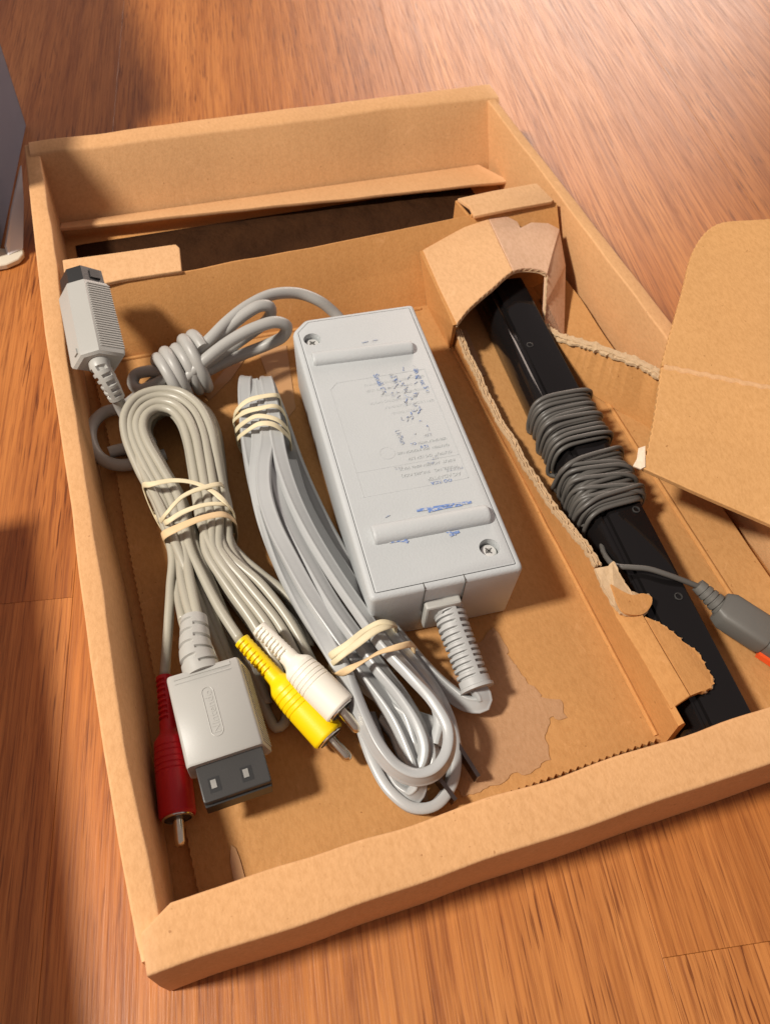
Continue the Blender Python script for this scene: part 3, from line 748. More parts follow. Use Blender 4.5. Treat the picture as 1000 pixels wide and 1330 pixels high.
# seams of the cord block in the front face
su1, su2 = loc(553, 768)[0], loc(604, 752)[0]
mb = MB()
for u in (su1, su2):
    mb.add(*boxframe(L3(u, -.0001, 0), EX, EY, UZ, -.00012, .00012, -.0002, .0026, ZT - .014, ZT - .0004))
    mb.add(*boxframe(L3(u, 0, 0), EX, EY, UZ, -.00012, .00012, .0003, .0024, ZT - .0002, ZT + .00012))
mb.build('seam', M['seam'], adp, 0)
# grid tube with slots: used for every cable boot
def boot_mesh(path, r0, r1, slots, spines=(0.0, math.pi), spine_w=.35, depth=.72, n=36, s0=.06, s1=.92, duty=.5, up=(0, 0, 1), sq=0.0, half=None, lip=None):
    pts = [V(p[:3]) for p in spline([tuple(p) for p in path], .0002)]; m = len(pts)
    cum = [0]
    for a, b in zip(pts, pts[1:]): cum.append(cum[-1] + (b - a).length)
    tot = cum[-1]; K = max(60, slots * 8); rings = []
    j = 0
    for i in range(K + 1):
        s = tot * i / K
        while j < m - 2 and cum[j + 1] < s: j += 1
        t = (s - cum[j]) / max(1e-9, cum[j + 1] - cum[j]); p = pts[j].lerp(pts[j + 1], t)
        T = (pts[min(m - 1, j + 3)] - pts[max(0, j - 3)]).normalized(); x = T.cross(V(up)).normalized(); y = x.cross(T)
        f = i / K; r = r0 + (r1 - r0) * f
        if lip and f > lip[0]: r *= lip[1]
        rr = []
        ph = (f - s0) / (s1 - s0) * slots
        for q in range(n):
            a = 2 * math.pi * q / n; k = r
            if s0 < f < s1:
                pa = ph
                if half and math.cos(a - half) < 0: pa += .5
                ins_ = (pa % 1.0) < duty
                dist = min(abs((a - sp + math.pi) % (2 * math.pi) - math.pi) for sp in spines) if spines else 9
                if ins_ and dist > spine_w: k = r * depth
            c, sn = math.cos(a), math.sin(a)
            if sq: c, sn = math.copysign(abs(c) ** (1 - sq), c), math.copysign(abs(sn) ** (1 - sq), sn)
            rr.append(p + x * (k * c) + y * (k * sn))
        rings.append(rr)
    return loft(rings)
# strain relief of the mains cord
sr = [P(580, 790, .020), P(592, 822, .0185), P(605, 856, .0165), P(620, 896, .0145)]
bk = L3((su1 + su2) / 2, 0, .0205)
vs, fs = boot_mesh([bk + EY * .001, sr[0], sr[1], sr[2], sr[3]], .0052, .0049, 12, spines=(math.pi / 2 + .1, -math.pi / 2), spine_w=.22, depth=.80, s0=.14, s1=.92, duty=.36, n=48, lip=(.965, 1.12))
relief = make('strain_relief', vs, fs, M['boot'], adp, 30)
cxx = (su1 + su2) / 2
vs, fs = boxframe(L3(cxx, 0, 0), EX, EY, UZ, -.0062, .0056, -.0028, .0006, .013, .0262); o = make('collar', vs, fs, M['grey_smooth'], relief, 0); bevel_obj(o, .0008, 2)

# ---- mains cord: flat twin flex folded into a bundle
def flat(mb, lst, wd=.0027, th=.0015, step=.0012):
    pts = [(*P(a[0], a[1], a[2]), (a[3] if len(a) > 3 else 0.0)) for a in lst]
    sp = spline(pts, step)
    # a twin flex: flat faces with a rounded rib at each side
    pr = []
    for k in range(36):
        t = 2 * math.pi * (k + .5) / 36; c, s = math.cos(t), math.sin(t)
        x = wd * math.copysign(abs(c) ** .62, c); y = th * math.copysign(abs(s) ** .55, s)
        y += math.copysign(.00034, s) * math.exp(-((abs(x) - wd * .80) / (wd * .16)) ** 2)
        pr.append((x, y))
    mb.add(*sweep(sp, pr, up=UZ, roll=[p[3] for p in sp]))
R_ = math.radians
mc = MB()
# lead from the strain relief back into the bundle
flat(mc, [(616, 890, .0145, 0), (627, 903, .0135, .2), (627, 914, .0120, .6), (607, 914, .0108, .8), (582, 898, .0105, .7), (555, 873, .0110, .6), (528, 842, .0115, .6), (500, 806, .0115, .5), (470, 762, .0105, .45), (440, 715, .0095, .45), (412, 662, .0090, .4), (387, 605, .0090, .4), (366, 545, .0100, .3), (352, 508, .0120, .2), (346, 494, .0165, 0), (348, 502, .0205, 0), (356, 545, .0222, .1), (363, 590, .0222, .25), (378, 640, .0218, .4), (400, 688, .0215, .5), (432, 742, .0220, .55), (468, 795, .0232, .6), (500, 840, .0240, .75), (536, 880, .0240, .95), (564, 913, .0232, 1.15), (583, 950, .0222, 1.25), (580, 982, .0214, 1.3), (563, 1004, .0210, 1.3), (540, 1010, .0208, 1.3), (515, 1000, .0210, 1.25), (492, 974, .0214, 1.2), (474, 940, .0216, 1.1), (458, 902, .0216, 1.0), (444, 868, .0212, .7), (422, 832, .0200, .1), (394, 788, .0188, -.2), (368, 738, .0178, -.35), (350, 690, .0172, -.45), (335, 640, .0170, -.5), (325, 590, .0175, -.3), (320, 545, .0182, -.1), (318, 503, .0178, 0), (320, 493, .0150, 0), (323, 502, .0115, 0), (330, 545, .0095, 0), (338, 600, .0088, 0), (352, 660, .0085, 0), (372, 720, .0085, .2), (398, 780, .0085, .4), (430, 835, .0088, .7), (456, 890, .0090, 1.0), (470, 945, .0090, 1.25), (486, 992, .0090, 1.3), (507, 1028, .0090, 1.3), (536, 1050, .0090, 1.35), (564, 1047, .0090, 1.35), (584, 1022, .0092, 1.35), (590, 985, .0098, 1.3), (584, 945, .0108, 1.2), (566, 905, .0118, 1.0), (540, 868, .0125, .8), (512, 828, .0135, .6)])
# more folds lying in the bundle
flat(mc, [(339, 497, .0190, 0), (345, 540, .0212, .05), (347, 575, .0224, .05), (343, 605, .0230, -.1), (344, 640, .0230, -.15), (356, 682, .0226, -.1), (377, 726, .0222, .1), (402, 772, .0214, .25), (428, 812, .0204, .4), (454, 850, .0188, .5), (484, 890, .0172, .6), (512, 932, .0158, .8), (530, 972, .0148, .95), (540, 1002, .0138, 1.0), (543, 1024, .0120, .8), (533, 1036, .0098, .8), (514, 1026, .0088, .9), (498, 998, .0086, .9)])
flat(mc, [(328, 496, .0160, 0), (334, 535, .0198, 0), (336, 580, .0205, -.1), (333, 620, .0195, -.3), (341, 665, .0180, -.5), (358, 715, .0165, -.5), (382, 768, .0150, -.4), (410, 815, .0145, -.2), (440, 855, .0142, .2), (478, 892, .0140, .5), (516, 920, .0142, .8), (545, 945, .0142, 1.0), (562, 975, .0135, 1.1), (560, 1000, .0120, 1.1), (545, 1012, .0105, 1.1)])
flat(mc, [(376, 600, .0150, .4), (392, 650, .0150, .5), (418, 700, .0150, .5), (452, 752, .0155, .5), (486, 800, .0165, .5), (515, 838, .0170, .6), (540, 868, .0170, .8), (562, 902, .0165, 1.0), (572, 938, .0155, 1.2), (566, 968, .0140, 1.2)])
flat(mc, [(334, 500, .0130, 0), (345, 550, .0140, .1), (356, 610, .0140, .2), (372, 668, .0140, .3), (396, 722, .0145, .35), (426, 774, .0150, .35), (456, 818, .0160, .4), (486, 858, .0165, .5), (512, 898, .0155, .7), (530, 935, .0140, .9), (540, 968, .0125, 1.0)])
flat(mc, [(350, 548, .0215, .1), (357, 600, .0205, .2), (363, 642, .0200, .3), (379, 688, .0198, .4), (404, 736, .0200, .45), (434, 788, .0208, .5), (464, 830, .0212, .55), (492, 868, .0205, .7), (522, 906, .0190, .9), (545, 945, .0172, 1.1), (553, 975, .0155, 1.2), (546, 1000, .0132, 1.25), (528, 1012, .0115, 1.25), (506, 996, .0100, 1.2), (490, 966, .0092, 1.1), (478, 930, .0090, 1.0)])
mc.build('mains_cord', M['mains'], adp, 60)
# mains plug half hidden under the loops
pa, pb = P(505, 925, .0100), P(570, 985, .0110)
ax = (pb - pa); ax.z = 0; ax.normalize(); ay = UZ.cross(ax)
rings = []
for s, a_, b_ in ((-.001, .0030, .0022), (.0, .0045, .0032), (.006, .0056, .0038), (.012, .0085, .0048), (.017, .0092, .0048), (.0180, .0082, .0042)):
    rings.append([pa + ax * s + ay * q[0] + UZ * (q[1] + .0004) for q in superell(a_, b_, 24, 4)])
vs, fs = loft(rings); plug = make('mains_plug', vs, fs, M['boot'], adp, 40)
mb = MB()
for c, e in (((590, 965), (620, 1012)), ((566, 1010), (590, 1042))):
    p, q_ = P(*c, .0100), P(*e, .0092); d = (q_ - p).normalized(); sd = d.cross(UZ).normalized(); upv = sd.cross(d)
    mb.add(*boxframe(p, d, sd, upv, 0, (q_ - p).length, -.0006, .0006, -.0026, .0026))
mb.build('prong', M['prong'], plug, 0)

# ---- output cord with its knot, and the output plug
dcm = MB(); rD = .00235
tube(dcm, pxline([(444, 417, .018), (434, 406, .021), (415, 391, .026), (388, 381, .0295), (355, 382, .0325), (322, 397, .0335), (296, 417, .0325), (272, 441, .030), (250, 462, .026), (226, 484, .021), (200, 500, .016), (182, 506, .0125), (173, 498, .012), (176, 487, .0135), (192, 482, .0155), (215, 482, .018)]), rD, 14)
tube(dcm, pxline([(246, 474, .020), (268, 452, .026), (292, 430, .030), (318, 408, .0335), (338, 397, .035), (350, 398, .0335), (351, 409, .029), (340, 422, .024), (318, 438, .0195), (290, 458, .016), (262, 476, .0135), (240, 492, .0115)]), rD, 14)
tube(dcm, pxline([(240, 492, .022), (268, 466, .0275), (300, 442, .0305), (330, 426, .0325), (358, 418, .0325), (372, 423, .0295), (368, 436, .024), (348, 447, .019), (318, 459, .0155), (288, 472, .0125), (262, 486, .0105), (236, 502, .0095)]), rD, 14)
# knot: turns round the bundle
A, B = P(216, 497, .0165), P(268, 462, .0215); axk = (B - A).normalized(); kx = UZ.cross(axk).normalized(); kz = axk.cross(kx)
pts = []
turns = 4.3
for i in range(int(turns * 16) + 1):
    t = i / 16; f = t / turns; a = 2 * math.pi * t + .4
    c = A.lerp(B, f * .95 + .03 * math.sin(t * 3)); rr = .0098 + .0008 * math.sin(t * 2.3)
    pts.append(c + kx * (math.cos(a) * rr * .95) + kz * (math.sin(a) * rr * .98) + axk * (.0022 * math.sin(a + .6)))
for p in pts: p.z = max(p.z, ZF + rD)
tube(dcm, pts, rD, 14)
tube(dcm, pxline([(216, 482, .013), (190, 505, .010), (160, 528, .0085), (135, 536, .0085), (120, 552, .0085), (119, 575, .0085), (132, 596, .0085), (154, 604, .0085), (185, 600, .008), (215, 590, .008)]), rD, 14)
tube(dcm, pxline([(152, 517, .0245), (158, 530, .0195), (166, 545, .0150), (176, 562, .0110), (190, 580, .0085)]), rD, 14)
tube(dcm, pxline([(142, 588, .008), (156, 584, .008), (180, 580, .008), (200, 570, .008)]), rD, 14)
dcm.build('output_cord', M['dc'], adp, 60)
# plug body
t0, t1 = P(129, 469, .0360), P(109, 377, .0425); ROLL = 32
# local frame: along axis, ribbed face turned to the right
ax = (t1 - t0).normalized(); lft = (UZ - ax * UZ.dot(ax)).normalized(); sd = ax.cross(lft)   # sd points right or left
if sd.x < 0: sd = -sd
rot = Matrix.Rotation(R_(ROLL), 3, ax); fX = rot @ sd; fZ = rot @ lft
if fZ.z < 0: fZ = -fZ
PL = (t1 - t0).length; hw, hh = .0078, .0066
def sec(s, k=1.0, cz=.0):
    pts = [(-hw, -hh), (hw, -hh), (hw, hh - .0008), (hw - .0008, hh), (-hw + .0052, hh), (-hw, hh - .0046)]
    return [t0 + ax * s + fX * (x * k) + fZ * (z * k + cz) for x, z in pts]
vs, fs = loft([sec(-.0008, .82), sec(.0, .96), sec(.0012, 1.0), sec(PL - .001, .96), sec(PL, .9)]); dplug = make('output_plug', vs, fs, M['grey_smooth'], adp, 30)
mb = MB()
nr = 27
for i in range(nr):
    s = .0022 + (PL - .004) * i / (nr - 1); k = 1 - .04 * s / PL
    mb.add(*boxframe(t0 + ax * s, ax, fX, fZ, -.00026, .00026, (-hw + .0062) * k, (hw - .0004) * k, hh * k - .0006, hh * k + .00035))
mb.build('grip_rib', M['grey_smooth'], dplug, 0)
def sec2(s, k): return [t0 + ax * s + fX * (x * k) + fZ * (z * k) for x, z in ((-.0064, -.0052), (.0064, -.0052), (.0064, .0050), (-.0022, .0056), (-.0064, .0018))]
vs, fs = loft([sec2(PL - .0005, 1), sec2(PL + .0072, .97), sec2(PL + .0076, .9), sec2(PL + .0076, .74), sec2(PL + .0040, .72)]); tipo = make('tip', vs, fs, M['blackpl'], dplug, 30)
vs, fs = boxframe(t0 + ax * (PL + .001), ax, fX, fZ, .0012, .0050, .0010, .0048, .0044, .0058); make('key_block', vs, fs, M['dark'], tipo, 0)
vs, fs = boxframe(t0 + ax * .0015, ax, fX, fZ, 0, .0022, -hw - .0006, -hw + .0009, -.0016, .0008); make('latch', vs, fs, M['grey_smooth'], dplug, 0)
vs, fs = boot_mesh([t0, t0 + ax * -.003, P(140, 494, .0320), P(152, 517, .0250)], .0040, .0030, 5, spines=(math.pi * .5 + .75, math.pi * .5 - .75, -math.pi / 2), spine_w=.30, depth=.72, s0=.2, s1=.97, duty=.5, n=36); make('boot', vs, fs, M['grey_smooth'], dplug, 30)

# ------------------------------------------------------------------ AV cable
avc = thing('av_cable', P(270, 850, ZF), 'beige grey multi-strand video cable with red, yellow and white plugs, looped at the left', 'cable')
out_a = [(222, 694), (204, 655), (180, 608), (163, 565), (162, 538), (177, 516), (203, 506), (232, 508), (257, 525), (272, 552), (280, 587), (286, 625), (295, 672), (299, 692)]
in_a = [(262, 694), (240, 648), (216, 606), (197, 573), (191, 556), (194, 543), (205, 535), (218, 537), (230, 550), (238, 574), (244, 604), (250, 640), (258, 680), (262, 694)]
av = MB(); rA = .00165
def arch(t, z, dx=0, dy=0):
    o_ = []
    for i, (a, b) in enumerate(zip(out_a, in_a)):
        f = i / (len(out_a) - 1); mid = math.sin(math.pi * f)
        o_.append((a[0] * (1 - t) + b[0] * t + dx * mid + rnd.uniform(-.4, .4), a[1] * (1 - t) + b[1] * t + dy * mid + rnd.uniform(-.4, .4), z + .0006 * math.sin(f * 5 + t * 9)))
    return o_
# lower ends, keyed to the strands of each layer: (left tail, right tail)
tail_red = [(224, 720, .0165), (222, 760, .0150), (219, 810, .0130), (216, 850, .0118), (214, 880, .0112)]
tail_b1 = [(233, 720, .0185), (236, 752, .0190), (242, 780, .0200), (250, 806, .0205)]
tail_b2 = [(241, 716, .0195), (246, 750, .0200), (252, 780, .0205), (258, 806, .0208)]
tail_y = [(247, 712, .0200), (262, 745, .0195), (285, 790, .0190), (312, 832, .0185)]
tail_w = [(256, 705, .0225), (278, 735, .0235), (305, 775, .0245), (338, 816, .0250)]
def hid(x0, x1, x2, z): return [(x0, 715, z), (x1, 760, z - .001), (x2, 810, z - .003), (x2 + 22, 850, z - .005), (x2 + 40, 890, z - .007)]
rt = [hid(268, 295, 330, .021), hid(278, 308, 346, .0215), hid(286, 322, 362, .0212), hid(292, 340, 378, .0205), [(300, 715, .019), (330, 752, .018), (362, 788, .0165), (384, 815, .0145), (398, 850, .0115), (404, 885, .0090)], [(303, 712, .017), (338, 745, .016), (372, 772, .0145), (392, 800, .0125), (402, 840, .0105)]]
lt = [tail_red, tail_b1, tail_b2, tail_y, tail_w]
layers = [(.0245, [0.0, .27, .54, .82], 0, 0), (.0205, [.08, .36, .62, .9], 2, 2), (.0165, [.0, .3, .55, .8], 6, 4), (.0125, [.1, .4, .7], 10, 6), (.0085, [.05, .35, .7], 14, 8)]
cnt = 0
for li, (z, ts_, dx, dy) in enumerate(layers):
    for k, t in enumerate(ts_):
        ar = arch(t, z, dx, dy)
        L_t = lt[(k + li) % 5] if li < 2 and k < 4 else [(ar[0][0] + 8, 722, max(.0075, z - .003)), (ar[0][0] + 22, 770, max(.0072, z - .006)), (ar[0][0] + 44, 830, .0072), (ar[0][0] + 70, 880, .0070)]
        if li == 0: L_t = lt[k]
        if li == 1: L_t = [lt[4], lt[0], [(250, 720, .017), (262, 760, .016), (280, 810, .014), (300, 860, .010), (322, 905, .0075)], [(256, 715, .018), (275, 760, .017), (300, 815, .013), (330, 870, .009), (348, 915, .0070)]][k]
        if li == 1 and k == 1: L_t = [(232, 725, .0145), (232, 770, .0145), (238, 806, .0185)]
        R_t = rt[(len(ts_) - 1 - k + li * 2) % len(rt)]
        if li == 0: R_t = [rt[4], rt[2], rt[1], rt[0]][k]
        if li == 1: R_t = [rt[5], rt[3], rt[2], rt[1]][k]
        if li > 1:
            R_t = [(a[0] + rnd.uniform(-6, 2), a[1] + rnd.uniform(-3, 3), max(.0070, a[2] - .004 * (li - 1))) for a in R_t]
        if li == 1 and k == 0: L_t = [(232, 715, .020), (246, 750, .0185), (262, 790, .016), (284, 840, .012), (300, 880, .008)]
        nA = len(ar); ar2 = []
        for i_, q_ in enumerate(ar):
            zz = q_[2]
            wl = max(0, 1 - i_ / 4.5); wr = max(0, 1 - (nA - 1 - i_) / 4.5); wl = wl * wl * (3 - 2 * wl); wr = wr * wr * (3 - 2 * wr)
            zz = zz + (L_t[0][2] - zz) * wl; zz = zz + (R_t[0][2] - zz) * wr
            ar2.append((q_[0], q_[1], zz))
        path = list(reversed(L_t)) + ar2[1:-1] + R_t
        tube(av, [P(*q) for q in path], rA, 10, .0016)
# bottom turn of the loop peeping out between connector and yellow plug
tube(av, pxline([(318, 862, .0075), (336, 900, .0070), (349, 930, .0068), (359, 946, .0068), (369, 940, .0068), (374, 918, .0068), (378, 890, .0068), (384, 860, .0075)]), rA, 10)
tube(av, pxline([(238, 806, .0185), (242, 820, .0200)]), rA, 10)
tube(av, pxline([(312, 832, .0185), (322, 843, .0185)]), rA, 10)
tube(av, pxline([(338, 816, .0250), (345, 825, .0250)]), rA, 10)
av.build('cord', M['cord'], avc, 180)
# side arch seen low at the right of the loop
# connector
ca = [P(216, 885, .0265), P(306, 846, .0265), P(338, 958, .0265), P(244, 1005, .0265)]
cx_ = ((ca[1] - ca[0]).normalized() + (ca[2] - ca[3]).normalized()).normalized(); cy_ = (ca[0] - ca[3] + ca[1] - ca[2]).normalized()
cx_ = (cx_ - cy_ * cx_.dot(cy_)).normalized(); cz_ = cx_.cross(cy_).normalized()
if cz_.z < 0: cz_ = -cz_
CW = ((ca[1] - ca[0]).length + (ca[2] - ca[3]).length) / 2; CL = ((ca[0] - ca[3]).length + (ca[1] - ca[2]).length) / 2
cc0 = (ca[0] + ca[1] + ca[2] + ca[3]) / 4   # centre of the top face
def C3(x, y, z): return cc0 + cx_ * x + cy_ * y + cz_ * z
TH = .0098
hwc, hlc = CW / 2, CL / 2
prof = [(-hwc, -TH + .001), (-hwc + .001, -TH), (hwc + .0012, -TH), (hwc + .0022, -TH + .001), (hwc + .0004, -.0012), (hwc, -.0005), (hwc - .0006, 0), (-hwc + .0010, 0), (-hwc + .0003, -.0004), (-hwc, -.0012)]
rings = [[C3(x * k, y, z + dz) for x, z in prof] for y, k, dz in ((-hlc, .985, -.0004), (-hlc + .0006, 1, 0), (hlc - .0012, .99, 0), (hlc - .0002, .975, -.0004), (hlc, .95, -.001))]
vs, fs = loft(rings); conn = make('connector', vs, fs, M['grey_smooth'], avc, 40)
mb = MB(); nrib = 30
for i in range(nrib):
    y = -hlc + .0015 + (CL - .004) * i / (nrib - 1)
    a, b = C3(hwc + .0004, y, -.0022), C3(hwc + .0021, y, -TH + .0012)
    d = (b - a).normalized(); nrm = d.cross(cy_).normalized()
    if nrm.dot(cx_) < 0: nrm = -nrm
    mb.add(*boxframe(a, d, cy_, nrm, 0, (b - a).length, -.00022, .00022, -.0004, .00042))
mb.build('grip_rib', M['grey_smooth'], conn, 0)
# shallow bar pressed into the top edge
mb = MB(); a, b = C3(-hwc * .78, hlc - .0030, 0), C3(hwc * .72, hlc - .0032, 0)
mb.add(*boxframe(C3(0, hlc - .0034, 0), cx_, cy_, cz_, -hwc * .80, hwc * .76, -.00016, .00016, -.0001, .00012)); mb.add(*boxframe(C3(0, hlc - .0016, 0), cx_, cy_, cz_, -hwc * .80, hwc * .76, -.0006, .0006, -.0001, .0002)); mb.build('ridge', M['grey_smooth'], conn, 0)
# raised lozenge and name, reading along the connector
lg = MB(); lc = V((-.0002, -.0005, 0)); rl, hl = .0017, .0060
pts = []
for k in range(13): a = math.pi * k / 12; pts.append((lc.x + rl * math.cos(a), lc.y + hl + rl * math.sin(a)))
for k in range(13): a = math.pi + math.pi * k / 12; pts.append((lc.x + rl * math.cos(a), lc.y - hl + rl * math.sin(a)))
lg.add(*sweep([tuple(C3(x, y, .00002)) for x, y in pts], superell(.00016, .00016, 8, 2), closed=True, up=cz_))
vs, fs = text_mesh('Nintendo', .0031, .00007); xs = [v[0] for v in vs]; wdt = max(xs) - min(xs); kx_ = (2 * hl + .0012) / wdt
lg.add([C3(lc.x - .00105 * -1 - v[1] * 1.0 * 1.0, lc.y - hl - .0006 + (v[0] - min(xs)) * kx_, v[2] + .00003) for v in vs], fs)
lg.build('raised_logo', M['grey_smooth'], conn, 0)
# black plug
rings = [[C3(x, y, z - .0032) for x, z in ((-hwc * .80 * k, -.0058), (hwc * .98 * k, -.0058), (hwc * .98 * k, .0008), (-hwc * .80 * k, .0008))] for y, k in ((-hlc + .001, 1), (-hlc - .0098, .99), (-hlc - .0104, .96))]
vs, fs = loft(rings); bp = make('plug', vs, fs, M['dark'], conn, 0); bevel_obj(bp, .0004, 2)
for x in (-hwc * .42, hwc * .42):
    vs, fs = boxframe(C3(x, -hlc - .0062, -.0024), cx_, cy_, cz_, -.0016, .0016, -.0021, .0021, -.0004, .00006); sl = make('latch_window', vs, fs, M['blackpl'], bp, 0)
    vs, fs = boxframe(C3(x - .0001, -hlc - .0062, -.0024), cx_, cy_, cz_, -.0009, .0006, -.0010, .0014, -.0002, .00022); make('contact', vs, fs, M['tip'], bp, 0)
vs, fs = boxframe(C3(0, -hlc - .0106, -.0068), cx_, cy_, cz_, -hwc * .78, hwc * .94, -.0004, .0010, -.0030, .0022); make('plug_lip', vs, fs, M['blackpl'], bp, 0)
# connector boot
p0 = C3(-.0002, hlc - .001, -.0040)
bpth = [p0, C3(-.0006, hlc + .006, -.0036), P(252, 804, .0218)]
vs, fs = boot_mesh(bpth, .0057, .0041, 4, spines=(math.pi / 2 + .0,), spine_w=.0, depth=.86, s0=.12, s1=.98, duty=.20, n=48, half=math.pi * .02 + .0001); make('boot', vs, fs, M['grey_smooth'], conn, 30)
# phono plugs
def rca(name, mat, A, B, E, rbody, label):
    """A start of boot, B end of barrel, E end of pin"""
    ax = (B - A).normalized(); Lb = (B - A).length
    y = (UZ - ax * UZ.dot(ax)).normalized(); x = ax.cross(y)
    n, K = 40, 150; rings = []
    rb = rbody * .50
    for i in range(K + 1):
        f = i / K; rr = []
        if f < .40: r = rb * (.96 + .10 * f / .4)
        elif f < .50: t = (f - .40) / .10; t = t * t * (3 - 2 * t); r = rb * 1.06 + (rbody * .93 - rb * 1.06) * t
        else: r = rbody * (.93 + .07 * min(1, (f - .5) / .12))
        if .53 < f < .74 and ((f - .53) / .21 * 5) % 1 < .16: r *= .955
        if f > .985: r *= 1 - (f - .985) * 5
        for q in range(n):
            a = 2 * math.pi * q / n; k = r
            if .03 < f < .36:
                ph = (f - .03) / .33 * 8
                d = min(abs((a - s + math.pi) % (2 * math.pi) - math.pi) for s in (math.pi / 2 + .55, -math.pi / 2 + .55))
                if ph % 1 < .48 and d > .42: k = r * .76
            rr.append(A + ax * (Lb * f) + (x * math.cos(a) + y * math.sin(a)) * k)
        rings.append(rr)
    vs, fs = loft(rings); o = make('phono_plug', vs, fs, mat, avc, 35); o['label'] = label
    vs, fs = lathe(B, ax, [(-.0010, rbody * .86), (.0004, rbody * .86), (.0006, rbody * .80), (.0006, rbody * .74), (-.0008, rbody * .72)], 32); make('collar', vs, fs, M['metal'], o, 30)
    vs, fs = lathe(B, ax, [(-.0009, rbody * .70), (.00045, rbody * .70), (.00047, .0001)], 24); make('insulator', vs, fs, M['blackpl'], o, 30)
    Lp = (E - B).length; vs, fs = lathe(B, (E - B), [(-.0005, .00160), (Lp - .0016, .00160), (Lp - .0008, .0014), (Lp - .0002, .0008), (Lp, .0002)], 18); make('pin', vs, fs, M['brass'], o, 35)
    return o
rca('p', M['white'], P(337, 816, .0262), P(443, 922, .0215), P(467, 951, .0200), .0053, 'white rubber phono plug')
rca('p', M['yellow'], P(314, 832, .0190), P(428, 958, .0130), P(455, 988, .0118), .0053, 'yellow rubber phono plug')
rca('p', M['red'], P(213, 880, .0112), P(231, 1062, .0112), P(234, 1102, .0108), .0052, 'red rubber phono plug')

# ------------------------------------------------------------------ rubber bands
def band(name, arcs, zlow, width, th, mat, label, bdir, base, twist=None, lift=0.0):
    """each arc: visible points from left to right over the top of the bundle; the ribbon runs back underneath"""
    mb = MB(); path = []
    for arc in arcs:
        pts = [P(q[0], q[1], q[2] + (lift if 0 < i_ < len(arc) - 1 else 0)) for i_, q in enumerate(arc)]; L, Rr = pts[0], pts[-1]; path += pts
        for t in (.92, .5, .08):
            p = Rr.lerp(L, 1 - t); path.append(V((p.x, p.y, zlow + .0004 * rnd.random())))
    sp = spline([tuple(p) for p in path], .0010, closed=True)
    bd_ = V(bdir).normalized(); n = len(sp); pts = [V(p) for p in sp]
    rolls = [(twist(i / n) if twist else 0.0) for i in range(n)]
    rings = []
    for i in range(n):
        t = (pts[(i + 1) % n] - pts[i - 1]).normalized(); wv = (bd_ - t * bd_.dot(t)).normalized(); nn = t.cross(wv)
        wv = (Matrix.Rotation(rolls[i], 3, t) @ wv); nn = t.cross(wv)
        wd = width * (1 + .12 * math.sin(i * .21))
        rings.append([pts[i] + wv * (q[0] * wd) + nn * (q[1] * th) for q in superell(1, 1, 10, 3)])
    mb.add(*loft(rings, loop=True)); o = mb.build(name, mat, None, 60, base=base); tag(o, label, 'rubber band'); return o
axA = P(265, 720, .02) - P(225, 620, .02)
band('rubber_band', [[(186, 634, .0200), (196, 629, .0262), (225, 624, .0272), (252, 627, .0272), (276, 638, .0268), (296, 656, .0258), (304, 668, .0200)], [(209, 676, .0190), (217, 666, .0258), (237, 645, .0278), (262, 634, .0280), (284, 629, .0262), (290, 634, .0200)]], .0062, .00092, .00030, M['band'], 'pale cream rubber band crossing itself round the upper part of the beige looped cable', axA, P(245, 650, .0062), lift=.0004)
band('rubber_band', [[(214, 682, .0195), (220, 676, .0258), (240, 664, .0274), (270, 655, .0278), (292, 655, .0262), (300, 662, .0200)]], .0064, .00092, .00030, M['band'], 'single cream rubber band round the beige looped cable, just above the tan one', axA, P(255, 668, .0064), lift=.0001)
band('rubber_band', [[(213, 702, .0170), (214, 694, .0245), (232, 685, .0268), (262, 673, .0276), (290, 668, .0266), (304, 676, .0215), (306, 682, .0170)]], .0060, .0014, .00030, M['band_tan'], 'tan rubber band, lowest on the beige looped cable', axA, P(258, 680, .0060))
axB = P(345, 620, .02) - P(335, 500, .02)
band('rubber_band', [[(304, 545, .0150), (309, 531, .0200), (322, 520, .0228), (345, 514, .0242), (358, 513, .0238), (364, 520, .0180)], [(303, 548, .0140), (318, 535, .0208), (338, 530, .0245), (356, 527, .0250), (366, 532, .0220), (373, 550, .0160)], [(306, 560, .0140), (318, 548, .0212), (335, 540, .0255), (360, 545, .0250), (372, 556, .0210), (377, 570, .0150)], [(308, 572, .0130), (320, 560, .0210), (338, 550, .0258), (355, 551, .0256), (370, 562, .0215), (378, 576, .0140)]], .0063, .0011, .00030, M['band'], 'cream rubber band wound four times round the upper end of the grey flat mains cord', axB, P(340, 545, .0063), lift=.0015)
axC = P(500, 860, .02) - P(450, 780, .02)
band('rubber_band', [[(429, 857, .0170), (432, 850, .0225), (450, 838, .0252), (475, 818, .0265), (495, 808, .0275), (510, 810, .0255), (513, 816, .0190)], [(429, 866, .0165), (440, 855, .0240), (462, 838, .0262), (488, 819, .0280), (506, 813, .0265), (512, 818, .0180)]], .0062, .00105, .00034, M['band'], 'thick cream rubber band doubled round the lower grey mains cord beside the white plug', axC, P(470, 838, .0062), lift=.002)
band('rubber_band', [[(434, 872, .0150), (440, 876, .0205), (456, 868, .0245), (476, 857, .0258), (492, 848, .0272), (515, 841, .0280), (532, 837, .0262), (537, 842, .0190)]], .0064, .00105, .00034, M['band_tan'], 'twisted tan rubber band round the lower grey mains cord, nearest the adapter boot', axC, P(485, 858, .0064), lift=.002, twist=lambda f: .9 * math.sin(f * 20) if f < .4 else 0)

